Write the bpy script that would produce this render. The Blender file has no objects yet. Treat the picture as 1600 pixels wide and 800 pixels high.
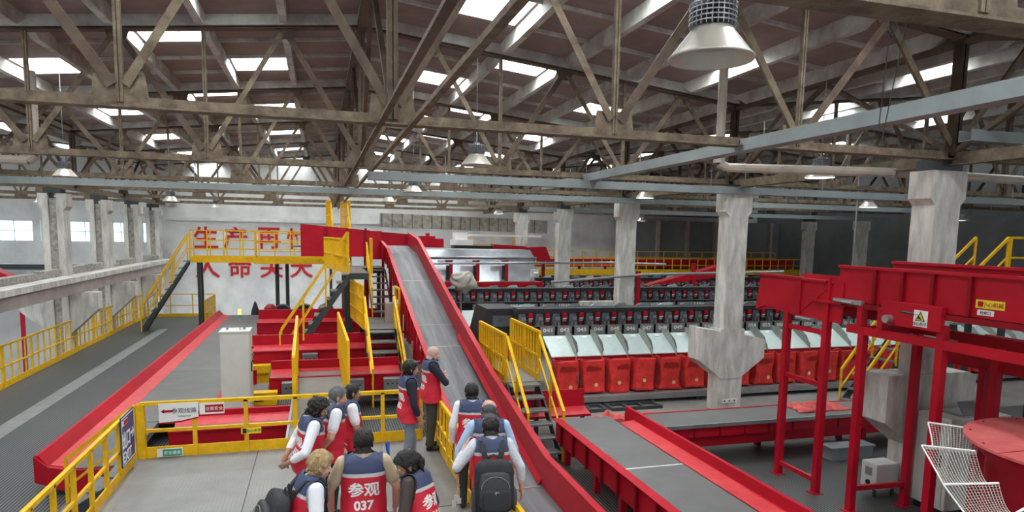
import bpy, bmesh, math, random
from mathutils import Vector, Matrix, noise
from mathutils.bvhtree import BVHTree
random.seed(7)
PI = math.pi
SC = bpy.context.scene
COL = SC.collection
# ---------------------------------------------------------------- camera
FPX, CX, CY, CAMZ = 1030.0, 800.0, 483.0, 3.56
def _n(v): return v / v.length
def _d(x, y): return Vector(((x - CX) / FPX, (y - CY) / FPX, 1.0))
_dy = _n(_d(498, 361)); _dn = _n(_d(641, 9740)); _dn = _n(_dn - _dn.dot(_dy) * _dy); _dx = _dn.cross(_dy)
CM = Matrix((_dx, _dy, -_dn))
cam = bpy.data.cameras.new('camera'); camo = bpy.data.objects.new('camera', cam); COL.objects.link(camo)
_r, _u, _b = CM @ Vector((1, 0, 0)), CM @ Vector((0, -1, 0)), CM @ Vector((0, 0, -1))
camo.matrix_world = Matrix(((_r.x, _u.x, _b.x, 0), (_r.y, _u.y, _b.y, 0), (_r.z, _u.z, _b.z, CAMZ), (0, 0, 0, 1)))
cam.sensor_width = 36; cam.lens = FPX * 36 / 1600; cam.shift_y = (CY - 400) / 1600; cam.clip_end = 300; cam.clip_start = .05
SC.camera = camo
def px_floor(x, y, z):                                 # the spot at height z that a picture point looks at
    r = CM @ _d(x, y); return Vector((0, 0, CAMZ)) + r * ((z - CAMZ) / r.z)
# ---------------------------------------------------------------- light and exposure
SC.view_settings.view_transform = 'Standard'; SC.view_settings.look = 'None'; SC.view_settings.gamma = 1
SC.view_settings.use_curve_mapping = False
SC.view_settings.exposure = 0.62
WORLD_STRENGTH = 0.5
SKYLIGHT = 15.0
WINDOW = 1.5
w = bpy.data.worlds.new('sky'); SC.world = w; w.use_nodes = True
w.node_tree.nodes['Background'].inputs[0].default_value = (.92, .965, 1.0, 1)
w.node_tree.nodes['Background'].inputs[1].default_value = WORLD_STRENGTH
# ---------------------------------------------------------------- materials
def mat(name, col, rough=.6, metal=0, var=0, vscale=3, col2=None, bump=0, bscale=40, emit=0, spec=.5, stretch=None):
    m = bpy.data.materials.new(name); m.use_nodes = True
    nt = m.node_tree; b = nt.nodes['Principled BSDF']
    b.inputs['Base Color'].default_value = (*col, 1); b.inputs['Roughness'].default_value = rough
    b.inputs['Metallic'].default_value = metal; b.inputs['Specular IOR Level'].default_value = spec
    if emit:
        b.inputs['Emission Color'].default_value = (*col, 1); b.inputs['Emission Strength'].default_value = emit
    if var or bump:
        tc = nt.nodes.new('ShaderNodeTexCoord'); src = tc.outputs['Object']
        if stretch:
            mp = nt.nodes.new('ShaderNodeMapping'); mp.inputs['Scale'].default_value = stretch
            nt.links.new(src, mp.inputs[0]); src = mp.outputs[0]
    if var:
        n = nt.nodes.new('ShaderNodeTexNoise'); n.inputs['Scale'].default_value = vscale; n.inputs['Detail'].default_value = 5
        n.inputs['Roughness'].default_value = .65
        r = nt.nodes.new('ShaderNodeValToRGB'); c2 = col2 or tuple(c * (1 - var) for c in col)
        r.color_ramp.elements[0].position = .35; r.color_ramp.elements[1].position = .65
        r.color_ramp.elements[0].color = (*c2, 1); r.color_ramp.elements[1].color = (*col, 1)
        nt.links.new(src, n.inputs['Vector']); nt.links.new(n.outputs['Fac'], r.inputs[0]); nt.links.new(r.outputs[0], b.inputs['Base Color'])
    if bump:
        n2 = nt.nodes.new('ShaderNodeTexNoise'); n2.inputs['Scale'].default_value = bscale; n2.inputs['Detail'].default_value = 3
        bp = nt.nodes.new('ShaderNodeBump'); bp.inputs['Strength'].default_value = bump; bp.inputs['Distance'].default_value = .02
        nt.links.new(src, n2.inputs['Vector']); nt.links.new(n2.outputs['Fac'], bp.inputs['Height']); nt.links.new(bp.outputs[0], b.inputs['Normal'])
    return m
def stripes(m, axis, period, duty, col, coord='Object'):
    """bars of a grating / ribs: a second colour where frac(axis/period) < duty"""
    nt = m.node_tree; b = nt.nodes['Principled BSDF']
    tc = nt.nodes.new('ShaderNodeTexCoord'); sx = nt.nodes.new('ShaderNodeSeparateXYZ'); nt.links.new(tc.outputs[coord], sx.inputs[0])
    d = nt.nodes.new('ShaderNodeMath'); d.operation = 'DIVIDE'; d.inputs[1].default_value = period; nt.links.new(sx.outputs[axis], d.inputs[0])
    f = nt.nodes.new('ShaderNodeMath'); f.operation = 'FRACT'; nt.links.new(d.outputs[0], f.inputs[0])
    l = nt.nodes.new('ShaderNodeMath'); l.operation = 'LESS_THAN'; l.inputs[1].default_value = duty; nt.links.new(f.outputs[0], l.inputs[0])
    mx = nt.nodes.new('ShaderNodeMix'); mx.data_type = 'RGBA'; nt.links.new(l.outputs[0], mx.inputs[0])
    bc = b.inputs['Base Color']
    if bc.is_linked: nt.links.new(bc.links[0].from_socket, mx.inputs[6])
    else: mx.inputs[6].default_value = bc.default_value
    mx.inputs[7].default_value = (*col, 1); nt.links.new(mx.outputs[2], bc)
    return m
RED = mat('red_paint', (.50, .006, .022), .42, var=.22, vscale=1.5, spec=.25)
REDL = mat('lit_red_paint', (.62, .05, .055), .42, var=.3, vscale=4, col2=(.52, .025, .035))  # brighter copy of the red: light on the sloped gutters painted in
DISCM = mat('faded_red_disc', (.66, .17, .16), .5, var=.3, vscale=3, col2=(.58, .09, .09))
DRED = mat('dark_red_paint', (.26, .005, .012), .45, var=.2, spec=.25)
YEL = mat('yellow_paint', (.88, .51, .008), .45, var=.2, vscale=5, spec=.3)
BELT = mat('grey_belt', (.15, .15, .155), .5, var=.5, vscale=1.1, col2=(.048, .048, .048), stretch=(4.5, .13, 1))  # lengthwise streaks: belt wear, with its reflected streak painted in
BELTL = mat('light_grey_belt', (.145, .145, .14), .55, var=.18, vscale=1.5)
DKST = mat('dark_green_grey_steel', (.045, .058, .06), .45, var=.3)
STEEL = mat('galvanised_steel', (.42, .44, .46), .35, .7, var=.3, vscale=2)
TREAD = mat('checker_plate', (.24, .245, .24), .45, .3, var=.3, vscale=4, bump=.3, bscale=90)
PLATE = mat('platform_plate', (.26, .255, .24), .5, .1, var=.3, vscale=1.3, bump=.2, bscale=120)
stripes(PLATE, 0, .05, .25, (.21, .207, .197))
GRATE = stripes(mat('steel_grating', (.03, .035, .034), .5, .2, var=.3, vscale=.8), 0, .055, .36, (.17, .185, .18))
CONC = mat('weathered_concrete', (.72, .71, .66), .9, var=.4, vscale=2.5, col2=(.42, .41, .375), bump=.4, bscale=25, stretch=(2, 2, .5))
CONCR = mat('rough_stripped_concrete', (.48, .46, .41), .95, var=.5, vscale=9, bump=.9, bscale=30)
BEAMC = mat('concrete_beam_face', (.40, .345, .33), .9, var=.25, vscale=1.5, col2=(.30, .26, .25), bump=.3)
DECKC = mat('concrete_floor', (.25, .245, .225), .75, var=.3, vscale=1.1)
LOWF = mat('lower_floor', (.72, .76, .80), .5, var=.25, vscale=.7)
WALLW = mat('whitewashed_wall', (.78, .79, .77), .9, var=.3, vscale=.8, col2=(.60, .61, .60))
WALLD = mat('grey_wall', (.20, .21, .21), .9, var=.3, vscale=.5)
ROOFM = mat('stained_roof_slab', (.33, .26, .245), .9, var=.25, vscale=1.2, col2=(.24, .18, .17))
RIBM = mat('lit_rib_paint', (.62, .64, .60), .85, var=.3, vscale=1.5, col2=(.34, .30, .285))  # slab paint made paler: the light the ribs catch is in the colour
RUST = mat('old_brown_steel', (.15, .105, .07), .7, var=.5, vscale=3, col2=(.07, .042, .028), bump=.2)
RUSTL = mat('lit_tan_steel', (.225, .175, .115), .75, var=.5, vscale=5, col2=(.09, .062, .04), bump=.2)  # paler copy of the brown steel, with lit chord faces painted in
TRAY = mat('grey_cable_tray_paint', (.25, .285, .285), .5, var=.2, vscale=2)
PIPE = mat('cream_pipe', (.52, .47, .40), .5, var=.25)
WHITE = mat('white_enamel', (.78, .78, .75), .4)
CABM = mat('cabinet_off_white', (.64, .65, .61), .45, var=.08)
GREYP = mat('grey_panel', (.34, .35, .35), .4, .3, var=.25)
BLACK = mat('black_plastic', (.015, .016, .018), .45)
DARK = mat('dark_machine', (.028, .032, .036), .5, var=.4, vscale=6)
CHUTE = mat('pale_green_chute', (.58, .70, .66), .4, var=.15, vscale=3)
CHUTD = mat('grey_green_divider', (.36, .39, .35), .5, var=.2)
FOLDM = mat('dark_divider_fold', (.13, .145, .135), .5, var=.2)
BAG = mat('red_bag_cloth', (.88, .045, .04), .5, var=.35, vscale=4, bump=.5, bscale=8)
REVEAL = mat('white_skylight_reveal', (.78, .79, .77), .8)
SKYP = mat('milky_skylight_pane', (.93, .97, 1.0), .4, emit=SKYLIGHT)
WINP = mat('bright_window_pane', (.62, .93, .97), .3, emit=WINDOW)
BLUE = mat('navy_sign_blue', (.03, .06, .20), .4)
SIGNW = mat('sign_white', (.85, .85, .83), .5)
GREEN = mat('sign_green', (.03, .30, .18), .5)
YELL = mat('label_yellow', (.80, .66, .03), .5)
ORANGE = mat('orange_lens', (.95, .50, .12), .3, emit=1.2)
TEXTR = mat('red_wall_lettering', (.55, .012, .02), .7)
# ---------------------------------------------------------------- builders
def tag(o, label, cat, group=None, kind=None):
    if label: o['label'] = label
    if cat: o['category'] = cat
    if group: o['group'] = group
    if kind: o['kind'] = kind
    return o
def thing(name, label, cat, loc=(0, 0, 0), group=None):
    o = bpy.data.objects.new(name, None); COL.objects.link(o); o.location = loc; o.empty_display_size = .1
    return tag(o, label, cat, group)
def rootof(o):
    while o.parent: o = o.parent
    return o
def copy_tree(o, parent=None):
    c = o.copy(); COL.objects.link(c); c.parent = parent
    for ch in o.children: copy_tree(ch, c)
    return c
ORD = ['first', 'second', 'third', 'fourth', 'fifth', 'sixth', 'seventh', 'eighth', 'ninth', 'tenth', 'eleventh', 'twelfth', 'thirteenth', 'fourteenth', 'fifteenth', 'sixteenth', 'seventeenth', 'eighteenth', 'nineteenth', 'twentieth', 'twenty-first', 'twenty-second', 'twenty-third', 'twenty-fourth', 'twenty-fifth', 'twenty-sixth', 'twenty-seventh', 'twenty-eighth', 'twenty-ninth', 'thirtieth']
class MB:
    def __init__(s): s.v = []; s.f = []; s.m = []; s.mi = 0
    def add(s, vs, fs):
        n = len(s.v); s.v += [Vector(v) for v in vs]
        for f in fs: s.f.append([i + n for i in f]); s.m.append(s.mi)
        return s
    def box(s, x0, x1, y0, y1, z0, z1):
        return s.add([(x0, y0, z0), (x1, y0, z0), (x1, y1, z0), (x0, y1, z0), (x0, y0, z1), (x1, y0, z1), (x1, y1, z1), (x0, y1, z1)],
                     [(3, 2, 1, 0), (4, 5, 6, 7), (0, 1, 5, 4), (1, 2, 6, 5), (2, 3, 7, 6), (3, 0, 4, 7)])
    def frame(s, p, q, up=(0, 0, 1)):
        p, q = Vector(p), Vector(q); t = q - p; t.normalize(); u = Vector(up)
        if abs(t.dot(u)) > .98: u = Vector((0, 1, 0)) if abs(t.y) < .9 else Vector((1, 0, 0))
        a = t.cross(u); a.normalize(); b = a.cross(t); return p, q, a, b
    def prof(s, p, q, pts, up=(0, 0, 1)):
        p, q, a, b = s.frame(p, q, up); n = len(pts)
        vs = [p + a * x + b * y for x, y in pts] + [q + a * x + b * y for x, y in pts]
        return s.add(vs, [tuple(range(n)), tuple(range(2 * n - 1, n - 1, -1))] + [(i, i + n, (i + 1) % n + n, (i + 1) % n) for i in range(n)])
    def bar(s, p, q, w, h=None, up=(0, 0, 1)):
        h = h or w; return s.prof(p, q, [(-w / 2, -h / 2), (w / 2, -h / 2), (w / 2, h / 2), (-w / 2, h / 2)], up)
    def tee(s, p, q, w, h, t=.02, up=(0, 0, 1)):      # flange below, web above
        return s.prof(p, q, [(-w / 2, -h / 2), (w / 2, -h / 2), (w / 2, -h / 2 + t), (t, -h / 2 + t), (t, h / 2), (-t, h / 2), (-t, -h / 2 + t), (-w / 2, -h / 2 + t)], up)
    def tube(s, p, q, r, n=8, r2=None):
        p, q, a, b = s.frame(p, q); r2 = r if r2 is None else r2
        c = [(math.cos(2 * PI * i / n), math.sin(2 * PI * i / n)) for i in range(n)]
        vs = [p + (a * x + b * y) * r for x, y in c] + [q + (a * x + b * y) * r2 for x, y in c]
        return s.add(vs, [tuple(range(n)), tuple(range(2 * n - 1, n - 1, -1))] + [(i, i + n, (i + 1) % n + n, (i + 1) % n) for i in range(n)])
    def path(s, pts, r, n=6):
        for i in range(len(pts) - 1): s.tube(pts[i], pts[i + 1], r, n)
        return s
    def lathe(s, c, prof, n=24, closed=False):
        c = Vector(c); k = len(prof); vs = []
        for i in range(n):
            a = 2 * PI * i / n; vs += [c + Vector((r * math.cos(a), r * math.sin(a), z)) for r, z in prof]
        fs = []
        for i in range(n):
            j = (i + 1) % n
            for t in range(k - 1 + (1 if closed else 0)):
                u = (t + 1) % k; fs.append((i * k + t, j * k + t, j * k + u, i * k + u))
        return s.add(vs, fs)
    def ball(s, c, r, sc=(1, 1, 1), n=10):
        return s.lathe((0, 0, 0), [(0, 0)], 3) if False else s._ball(c, r, sc, n)
    def _ball(s, c, r, sc, n):
        c = Vector(c); vs = []; fs = []; m = n * 2
        for i in range(n + 1):
            t = PI * i / n
            for j in range(m):
                a = 2 * PI * j / m
                vs.append(c + Vector((r * sc[0] * math.sin(t) * math.cos(a), r * sc[1] * math.sin(t) * math.sin(a), r * sc[2] * math.cos(t))))
        for i in range(n):
            for j in range(m): fs.append((i * m + j, (i + 1) * m + j, (i + 1) * m + (j + 1) % m, i * m + (j + 1) % m))
        return s.add(vs, fs)
    def quad(s, a, b, c, d): return s.add([a, b, c, d], [(0, 1, 2, 3)])
    def slab(s, pts, vec):                              # polygon pushed along vec
        n = len(pts); v = Vector(vec); vs = [Vector(p) for p in pts]; vs += [p + v for p in vs]
        return s.add(vs, [tuple(range(n - 1, -1, -1)), tuple(range(n, 2 * n))] + [(i, (i + 1) % n, (i + 1) % n + n, i + n) for i in range(n)])
    def build(s, name, m, parent=None, smooth=False, bevel=0):
        if parent: off = rootof(parent).location.copy()
        else:
            xs = [v.x for v in s.v]; ys = [v.y for v in s.v]; zs = [v.z for v in s.v]
            off = Vector(((min(xs) + max(xs)) / 2, (min(ys) + max(ys)) / 2, min(zs)))
        me = bpy.data.meshes.new(name); me.from_pydata([v - off for v in s.v], [], s.f)
        for mm in (m if isinstance(m, (list, tuple)) else [m]): me.materials.append(mm)
        me.polygons.foreach_set('material_index', s.m)
        bm = bmesh.new(); bm.from_mesh(me); bmesh.ops.recalc_face_normals(bm, faces=bm.faces); bm.to_mesh(me); bm.free()
        if smooth: me.polygons.foreach_set('use_smooth', [True] * len(me.polygons))
        o = bpy.data.objects.new(name, me); COL.objects.link(o)
        if parent: o.parent = parent
        else: o.location = off
        if bevel:
            b = o.modifiers.new('bevel', 'BEVEL'); b.width = bevel; b.segments = 2; b.limit_method = 'ANGLE'
        return o
def struct(mb, name, m, **k): return tag(mb.build(name, m, **k), None, None, None, 'structure')
_fontcache = {}
def text_mesh(body, size, depth=.004, sx=1, bold=0):
    """lettering as flat solid letters in the XY plane, centred"""
    key = (body, size, depth, sx, bold)
    if key in _fontcache: return _fontcache[key]
    cu = bpy.data.curves.new('lettering', 'FONT'); cu.body = body; cu.size = size; cu.extrude = depth / 2; cu.align_x = 'CENTER'; cu.align_y = 'CENTER'
    cu.offset = bold; cu.resolution_u = 3
    o = bpy.data.objects.new('tmp', cu); COL.objects.link(o)
    dg = bpy.context.evaluated_depsgraph_get(); me = bpy.data.meshes.new_from_object(o.evaluated_get(dg))
    vs = [Vector((v.co.x * sx, v.co.y, v.co.z)) for v in me.vertices]; fs = [tuple(p.vertices) for p in me.polygons]
    bpy.data.objects.remove(o); bpy.data.meshes.remove(me)
    _fontcache[key] = (vs, fs); return vs, fs
def lettering(mb, body, size, origin, right, up, depth=.006, sx=1, bold=0, height=None, width=None):
    vs, fs = text_mesh(body, size, depth, sx, bold); r, u = Vector(right).normalized(), Vector(up).normalized(); n = r.cross(u); o = Vector(origin)
    cx = (min(v.x for v in vs) + max(v.x for v in vs)) / 2; cy = (min(v.y for v in vs) + max(v.y for v in vs)) / 2
    kx = width / (max(v.x for v in vs) - min(v.x for v in vs)) if width else 1; ky = height / (max(v.y for v in vs) - min(v.y for v in vs)) if height else 1
    if height and not width: kx = ky
    return mb.add([o + r * (v.x - cx) * kx + u * (v.y - cy) * ky + n * v.z for v in vs], fs)
# ================================================================ the setting
DECK = -.8; WY = 40.6
def roofz(x): return 7.97 - .105 * abs((x - .9 + 9) % 18 - 9)
NS = 0
m = MB(); m.box(-22, -8.9, -6, WY, -4.7, -4.6); struct(m, 'floor', LOWF)
m = MB(); m.box(-8.5, 30, -2, 12.9, DECK - .25, DECK); m.box(-8.5, 3.2, 12.9, 36.2, DECK - .25, DECK); struct(m, 'floor', GRATE)
m = MB(); m.box(3.2, 30, 12.9, 40.4, DECK - .25, DECK); struct(m, 'floor', DECKC)
m = MB()
for a in ((-6.75, -6.35, 12, 31.5), ): m.box(*a, DECK, DECK + .006)
for y in (10.4, 12.7, 15.0): m.box(-6.75 - 1.3, -6.78, y, y + .55, DECK, DECK + .006)
struct(m, 'trim_1', GREYP)
# far wall with its window openings on the left
WY = 40.6
wins = [(-16.2, -14.45), (-14.1, -13.2), (-12.78, -11.35), (-10.75, -9.95), (-9.3, -8.7)]
m = MB(); zlo, zhi = 2.75, 3.86; x = -22.0
for a, b in wins:
    m.box(x, a, WY, WY + .3, zlo, zhi); x = b
m.box(x, 30, WY, WY + .3, zlo, zhi); m.box(-22, 30, WY, WY + .3, -4.6, zlo); m.box(-22, 30, WY, WY + .3, zhi, 8.2)
struct(m, 'wall_back', WALLW)
for i, (a, b) in enumerate(wins):
    NS += 1; f = MB(); y = WY + .12
    for p in ((a, a + .05, zlo, zhi), (b - .05, b, zlo, zhi), (a, b, zlo, zlo + .05), (a, b, zhi - .05, zhi), (a, b, 3.3, 3.34), ((a + b) / 2 - .02, (a + b) / 2 + .02, zlo, zhi)):
        f.box(p[0], p[1], y, y + .06, p[2], p[3])
    f.mi = 1; f.box(a + .02, b - .02, y + .02, y + .035, zlo + .02, zhi - .02)
    struct(f, 'window_%d' % NS, [WHITE, WINP])
# cornice band on the far wall
m = MB(); m.box(-8.0, 9.3, WY - .12, WY, 4.02, 4.2); struct(m, 'trim_2', WALLW)
m = MB(); m.box(-22.3, -22, -6, WY, -4.6, -3.0); m.box(-22.3, -22, -6, WY, 5.3, 8.2)  # unseen wall; its openings are widened so more sky light enters
for k in range(6): m.box(-22.3, -22, -6 + k * 9, -5.3 + k * 9, -3.0, 5.3)
struct(m, 'wall_left', WALLW)
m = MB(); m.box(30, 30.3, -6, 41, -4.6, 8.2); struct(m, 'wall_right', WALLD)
# dark sheet before the far wall: the right bay's shade put into its colour
m = MB(); m.box(18.3, 30, 38.2, 38.4, DECK, 4.6); struct(m, 'wall_shade', WALLD)
for k in range(6):
    x = 18.6 + k * 2.1
    m = MB(); m.box(x, x + .18, 37.9, 38.2, DECK, 4.6); struct(m, 'trim_%d' % (3 + k), BEAMC)
# roof: ribbed slabs in 6 m bays, milky skylights
YB = [-2.8, 3.2, 8.5, 14.5, 20.5, 26.5, 32.5, 38.5, 41]
SKYL = {}
def sky(bay, strip, f0, f1): SKYL[(bay, strip)] = (f0, f1)
for b in range(0, 8):
    for s, f0 in ((-3, .05), (2, .05), (-5, .5), (-2, .52), (1, .52), (4, .52)): sky(b, s, f0, f0 + .24)
for b, s, f0 in ((2, 7, .42), (3, 8, .2), (5, 7, .5), (4, 11, .1), (2, 13, .5), (3, 12, .5), (3, 9, .45), (4, 8, .1), (5, 10, .5), (2, 9, .1), (4, 13, .5), (5, 8, .1), (6, 9, .3), (6, 7, .5)): sky(b, s, f0, f0 + .22)  # right bay skylights, some added to brighten the sorter and far walkway
for b in range(2, 7):
    for s, f0 in ((-8, .3), (-10, .1), (-13, .4)): sky(b, s, f0, f0 + .24)
roof = MB(); ribs = MB()
for b in range(len(YB) - 1):
    y0, y1 = YB[b], YB[b + 1]
    for s in range(-18, 18):
        x0, x1 = .9 + 1.5 * s, .9 + 1.5 * (s + 1); z0, z1 = roofz(x0), roofz(x1)
        def R(x, y, dz=0): return (x, y, z0 + (z1 - z0) * (x - x0) / (x1 - x0) + dz)
        if (b, s) in SKYL:
            f0, f1 = SKYL[(b, s)]; a0, a1 = y0 + (y1 - y0) * f0, y0 + (y1 - y0) * f1; c0, c1 = x0 + .12, x1 - .12
            for q in ((x0, x1, y0, a0), (x0, x1, a1, y1), (x0, c0, a0, a1), (c1, x1, a0, a1)):
                roof.quad(R(q[0], q[2]), R(q[1], q[2]), R(q[1], q[3]), R(q[0], q[3]))
            NS += 1; f = MB(); h = .38
            for p, q in (((c0, a0), (c1, a0)), ((c1, a0), (c1, a1)), ((c1, a1), (c0, a1)), ((c0, a1), (c0, a0))):
                f.quad(R(*p), R(*q), R(*q, h), R(*p, h))
            f.box((c0 + c1) / 2 - .02, (c0 + c1) / 2 + .02, a0, a1, min(z0, z1) + h - .1, min(z0, z1) + h - .02) if s % 2 else None
            f.mi = 1; f.quad(R(c0, a0, h), R(c1, a0, h), R(c1, a1, h), R(c0, a1, h))
            struct(f, 'window_%d' % NS, [REVEAL, SKYP])
        else: roof.quad(R(x0, y0), R(x1, y0), R(x1, y1), R(x0, y1))
        # long rib with haunched ends, thin cross ribs
        za = z0 - .14
        ribs.slab([(x0 - .07, y0 + .1, z0 + .02), (x0 - .07, y0 + .1, z0 - .06), (x0 - .07, y0 + .5, z0 - .27), (x0 - .07, y1 - .5, z0 - .27), (x0 - .07, y1 - .1, z0 - .06), (x0 - .07, y1 - .1, z0 + .02)], (.14, 0, 0))
        for k in (0, 1, 2, 3, 4):
            yk = y0 + .12 + (y1 - y0 - .24) * k / 4; hh = .2 if k in (0, 4) else .07
            if (b, s) in SKYL and y0 + (y1 - y0) * SKYL[(b, s)][0] - .1 < yk < y0 + (y1 - y0) * SKYL[(b, s)][1] + .1: continue
            ribs.bar((x0, yk, z0 - hh / 2), (x1, yk, z1 - hh / 2), .06, hh)
struct(roof, 'ceiling', ROOFM); struct(ribs, 'trim_20', RIBM)
# ---------------------------------------------------------------- concrete columns
def column(x, y, label, zt, corbel=True, low=True, group='concrete columns of the right row', head=True, z0=DECK):
    t = thing('concrete_column', label, 'column', (x, y, z0), group)
    a, d = .27, .22
    m = MB(); m.box(x - a, x + a, y - d, y + d, 1.3 if low else z0, zt - .56)
    if low: m.box(x - a - .07, x + a + .07, y - d - .015, y + d + .015, z0, 1.3)
    # chamfer strips at the front corners
    m.build('shaft', CONC, t)
    if head:
        h = MB(); h.slab([(x - a, y - d, zt - .56), (x - a - .1, y - d, zt - .45), (x - a - .1, y - d, zt), (x + a + .1, y - d, zt), (x + a + .1, y - d, zt - .45), (x + a, y - d, zt - .56)], (0, 2 * d, 0))
        h.build('head', CONC, t)
        b = MB(); b.box(x - .22, x + .22, y - .25, y + .25, zt, zt + .2); b.build('bearing_plate', DKST, t)
    if corbel:
        c = MB(); zc = 1.35; d = .25; zr = zc - (.28 if x > 9 and y > 12 else 0)
        c.slab([(x - a, y - d, zc - 1.3), (x - a - .68, y - d, zc - .8), (x - a - .68, y - d, zc), (x + a + .2, y - d, zc if zr == zc else zr + .06), (x + a + .5, y - d, zr), (x + a + .68, y - d, zr - .06), (x + a + .68, y - d, zc - .8), (x + a, y - d, zc - 1.3)], (0, 2 * d, 0))
        c.build('corbel', CONC, t)
    return t
names = ['nearest concrete column on the right, passing behind the red overhead trough', 'concrete column with wide corbel standing before the red mail bags', 'middle slim concrete column rising among the black sorter rows', 'farther concrete column right of the shiny steel hood', 'farthest concrete column of the right row, behind the steel hood']
for i, n in enumerate(names):
    t = column(9.93, 8.74 if i == 0 else 8.38 + 6 * i, n, 4.72 if i == 0 else 4.66, corbel=i < 2, low=i < 2)
for i, (n, y) in enumerate((('pale distant column in the dark right bay, nearest the overhead trough', 28.5), ('pale distant column deeper in the dark right bay', 32.4))):
    column(27.5, y, n, 4.6, corbel=False, low=False, group=None)
for i, y in enumerate((26.0, 30.75, 35.6, 39.85)):
    x = -8.55; n = ['nearest', 'second', 'third', 'farthest'][i]
    t = thing('concrete_column', n + ' whitewashed column with rough core carrying the left crane beam', 'column', (x, y, -4.6), 'columns under the left crane beam')
    m = MB(); m.box(x - .32, x - .12, y - .3, y + .3, -4.6, 4.1); m.box(x + .12, x + .32, y - .3, y + .3, -4.6, 4.1); m.build('shaft', CONC, t)
    m = MB(); m.box(x - .12, x + .12, y - .25, y + .28, -4.6, 4.5); m.build('rough_core', CONCR, t)
    for s in (-1, 1):
        m = MB(); pts = [(x + s * .12, y - .3, 4.1), (x + s * .32, y - .3, 4.1), (x + s * .42, y - .3, 4.24), (x + s * .42, y - .3, 4.66), (x + s * .12, y - .3, 4.66)]
        m.slab(pts, (0, .6, 0)); m.build('head', CONC, t)
        m = MB(); m.slab([(x + s * .32, y - .25, 1.32), (x + s * 1.2, y - .25, 1.32), (x + s * 1.2, y - .25, .75), (x + s * .32, y - .25, -.1)], (0, .5, 0)); m.build('corbel', CONC, t)
    m = MB(); m.box(x - .25, x + .25, y - .25, y + .25, 4.66, 4.86); m.build('bearing_plate', DKST, t)
# crane beam along the left columns
t = thing('crane_beam', 'long weathered concrete crane beam along the left columns', 'beam', (-8.0, 28, 1.32))
m = MB(); m.box(-8.05, -7.8, 12, 40.5, 1.34, 1.72); m.build('web', BEAMC, t)
m = MB(); m.box(-8.3, -7.74, 12, 40.5, 1.72, 1.9); m.build('top_flange', CONC, t)
m = MB(); random.seed(3)
y = 13.0
while y < 40:
    L = random.uniform(1.2, 3.0); h = random.uniform(.12, .3); m.box(-8.62, -8.32 , y, min(y + L, 40.3), 1.7, 1.9 + h); y += L + random.uniform(.1, .7)
m.build('broken_kerb', CONCR, t)
# ================================================================ roof steelwork
def make_truss():
    t = thing('roof_truss', 'x', 'truss', (0.9, 0, 4.88), 'brown steel roof trusses')
    zb = 4.95
    def zt(dx): return 7.80 - .105 * abs(dx)
    B = [.9 + 3 * k for k in range(-3, 4)]; T = [.9 + 1.5 + 3 * k for k in range(-3, 3)]
    m = MB(); m.tee((-8.2, 0, zb), (10.0, 0, zb), .22, .13, .018); m.build('bottom_chord', RUSTL, t)
    for s in (-1, 1):
        m = MB(); m.tee((.9, 0, zt(0)), (.9 + s * 9.1, 0, zt(9.1)), .2, .16, .02); m.build('top_chord', RUST, t)
    for x in B:
        w = .13 if abs(x - .9) < .1 else (.15 if abs(x - .9) > 8.9 else .075)
        if abs(abs(x - .9) - 6) < .1: w = .07
        m = MB(); m.bar((x - w * .28, 0, zb), (x - w * .28, 0, zt(x - .9)), w * .42, w, (0, 1, 0)); m.bar((x + w * .28, 0, zb), (x + w * .28, 0, zt(x - .9)), w * .42, w, (0, 1, 0)); m.build('vertical', RUSTL if w < .1 else RUST, t)
    for x in T:
        for s in (-1, 1):
            p, q = Vector((x, 0, zt(x - .9) - .08)), Vector((x + s * 1.5, 0, zb + .08)); d = (q - p).normalized()
            outer = (x - .9) * s > 0
            m = MB(); m.tee(p + d * .1, q - d * .12, .1 if outer else .12, .09, .014, (0, 1, 0)); m.build('diagonal', RUSTL if outer else RUST, t)
    for x in B:
        m = MB(); k = .3 if abs(x - .9) < 8.9 else .2; m.slab([(x - k, -.014, zb - .05), (x + k, -.014, zb - .05), (x + k * .85, -.014, zb + .3), (x - k * .85, -.014, zb + .3)], (0, .028, 0)); m.build('gusset_plate', RUSTL, t)
    for x in T:
        m = MB(); z = zt(x - .9); m.slab([(x - .24, -.014, z + .02), (x + .24, -.014, z + .02), (x + .14, -.014, z - .27), (x - .14, -.014, z - .27)], (0, .028, 0)); m.build('gusset_plate', RUST, t)
    return t
proto = make_truss()
dist = ['nearest', 'second nearest', 'third', 'fourth', 'fifth', 'farthest']
k = 0
for i, y in enumerate([8.5, 14.5, 20.5, 26.5, 32.5, 38.5]):
    for dx, nm in ((0, 'the central hall'), (18, 'the dark right bay'), (-18, 'the left bay')):
        if dx and i == 0 and dx < 0: continue
        t = proto if k == 0 else copy_tree(proto); k += 1
        t.location = (.9 + dx, y, 4.88); t['label'] = '%s brown steel roof truss spanning %s' % (dist[i], nm)
t = copy_tree(proto); t.location = (.9, 3.25, 4.88); t['label'] = 'dark brown truss bottom chord crossing the top right corner overhead'
def single(mb, name, m, label, cat, group=None, **k): return tag(mb.build(name, m, **k), label, cat, group)
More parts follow.
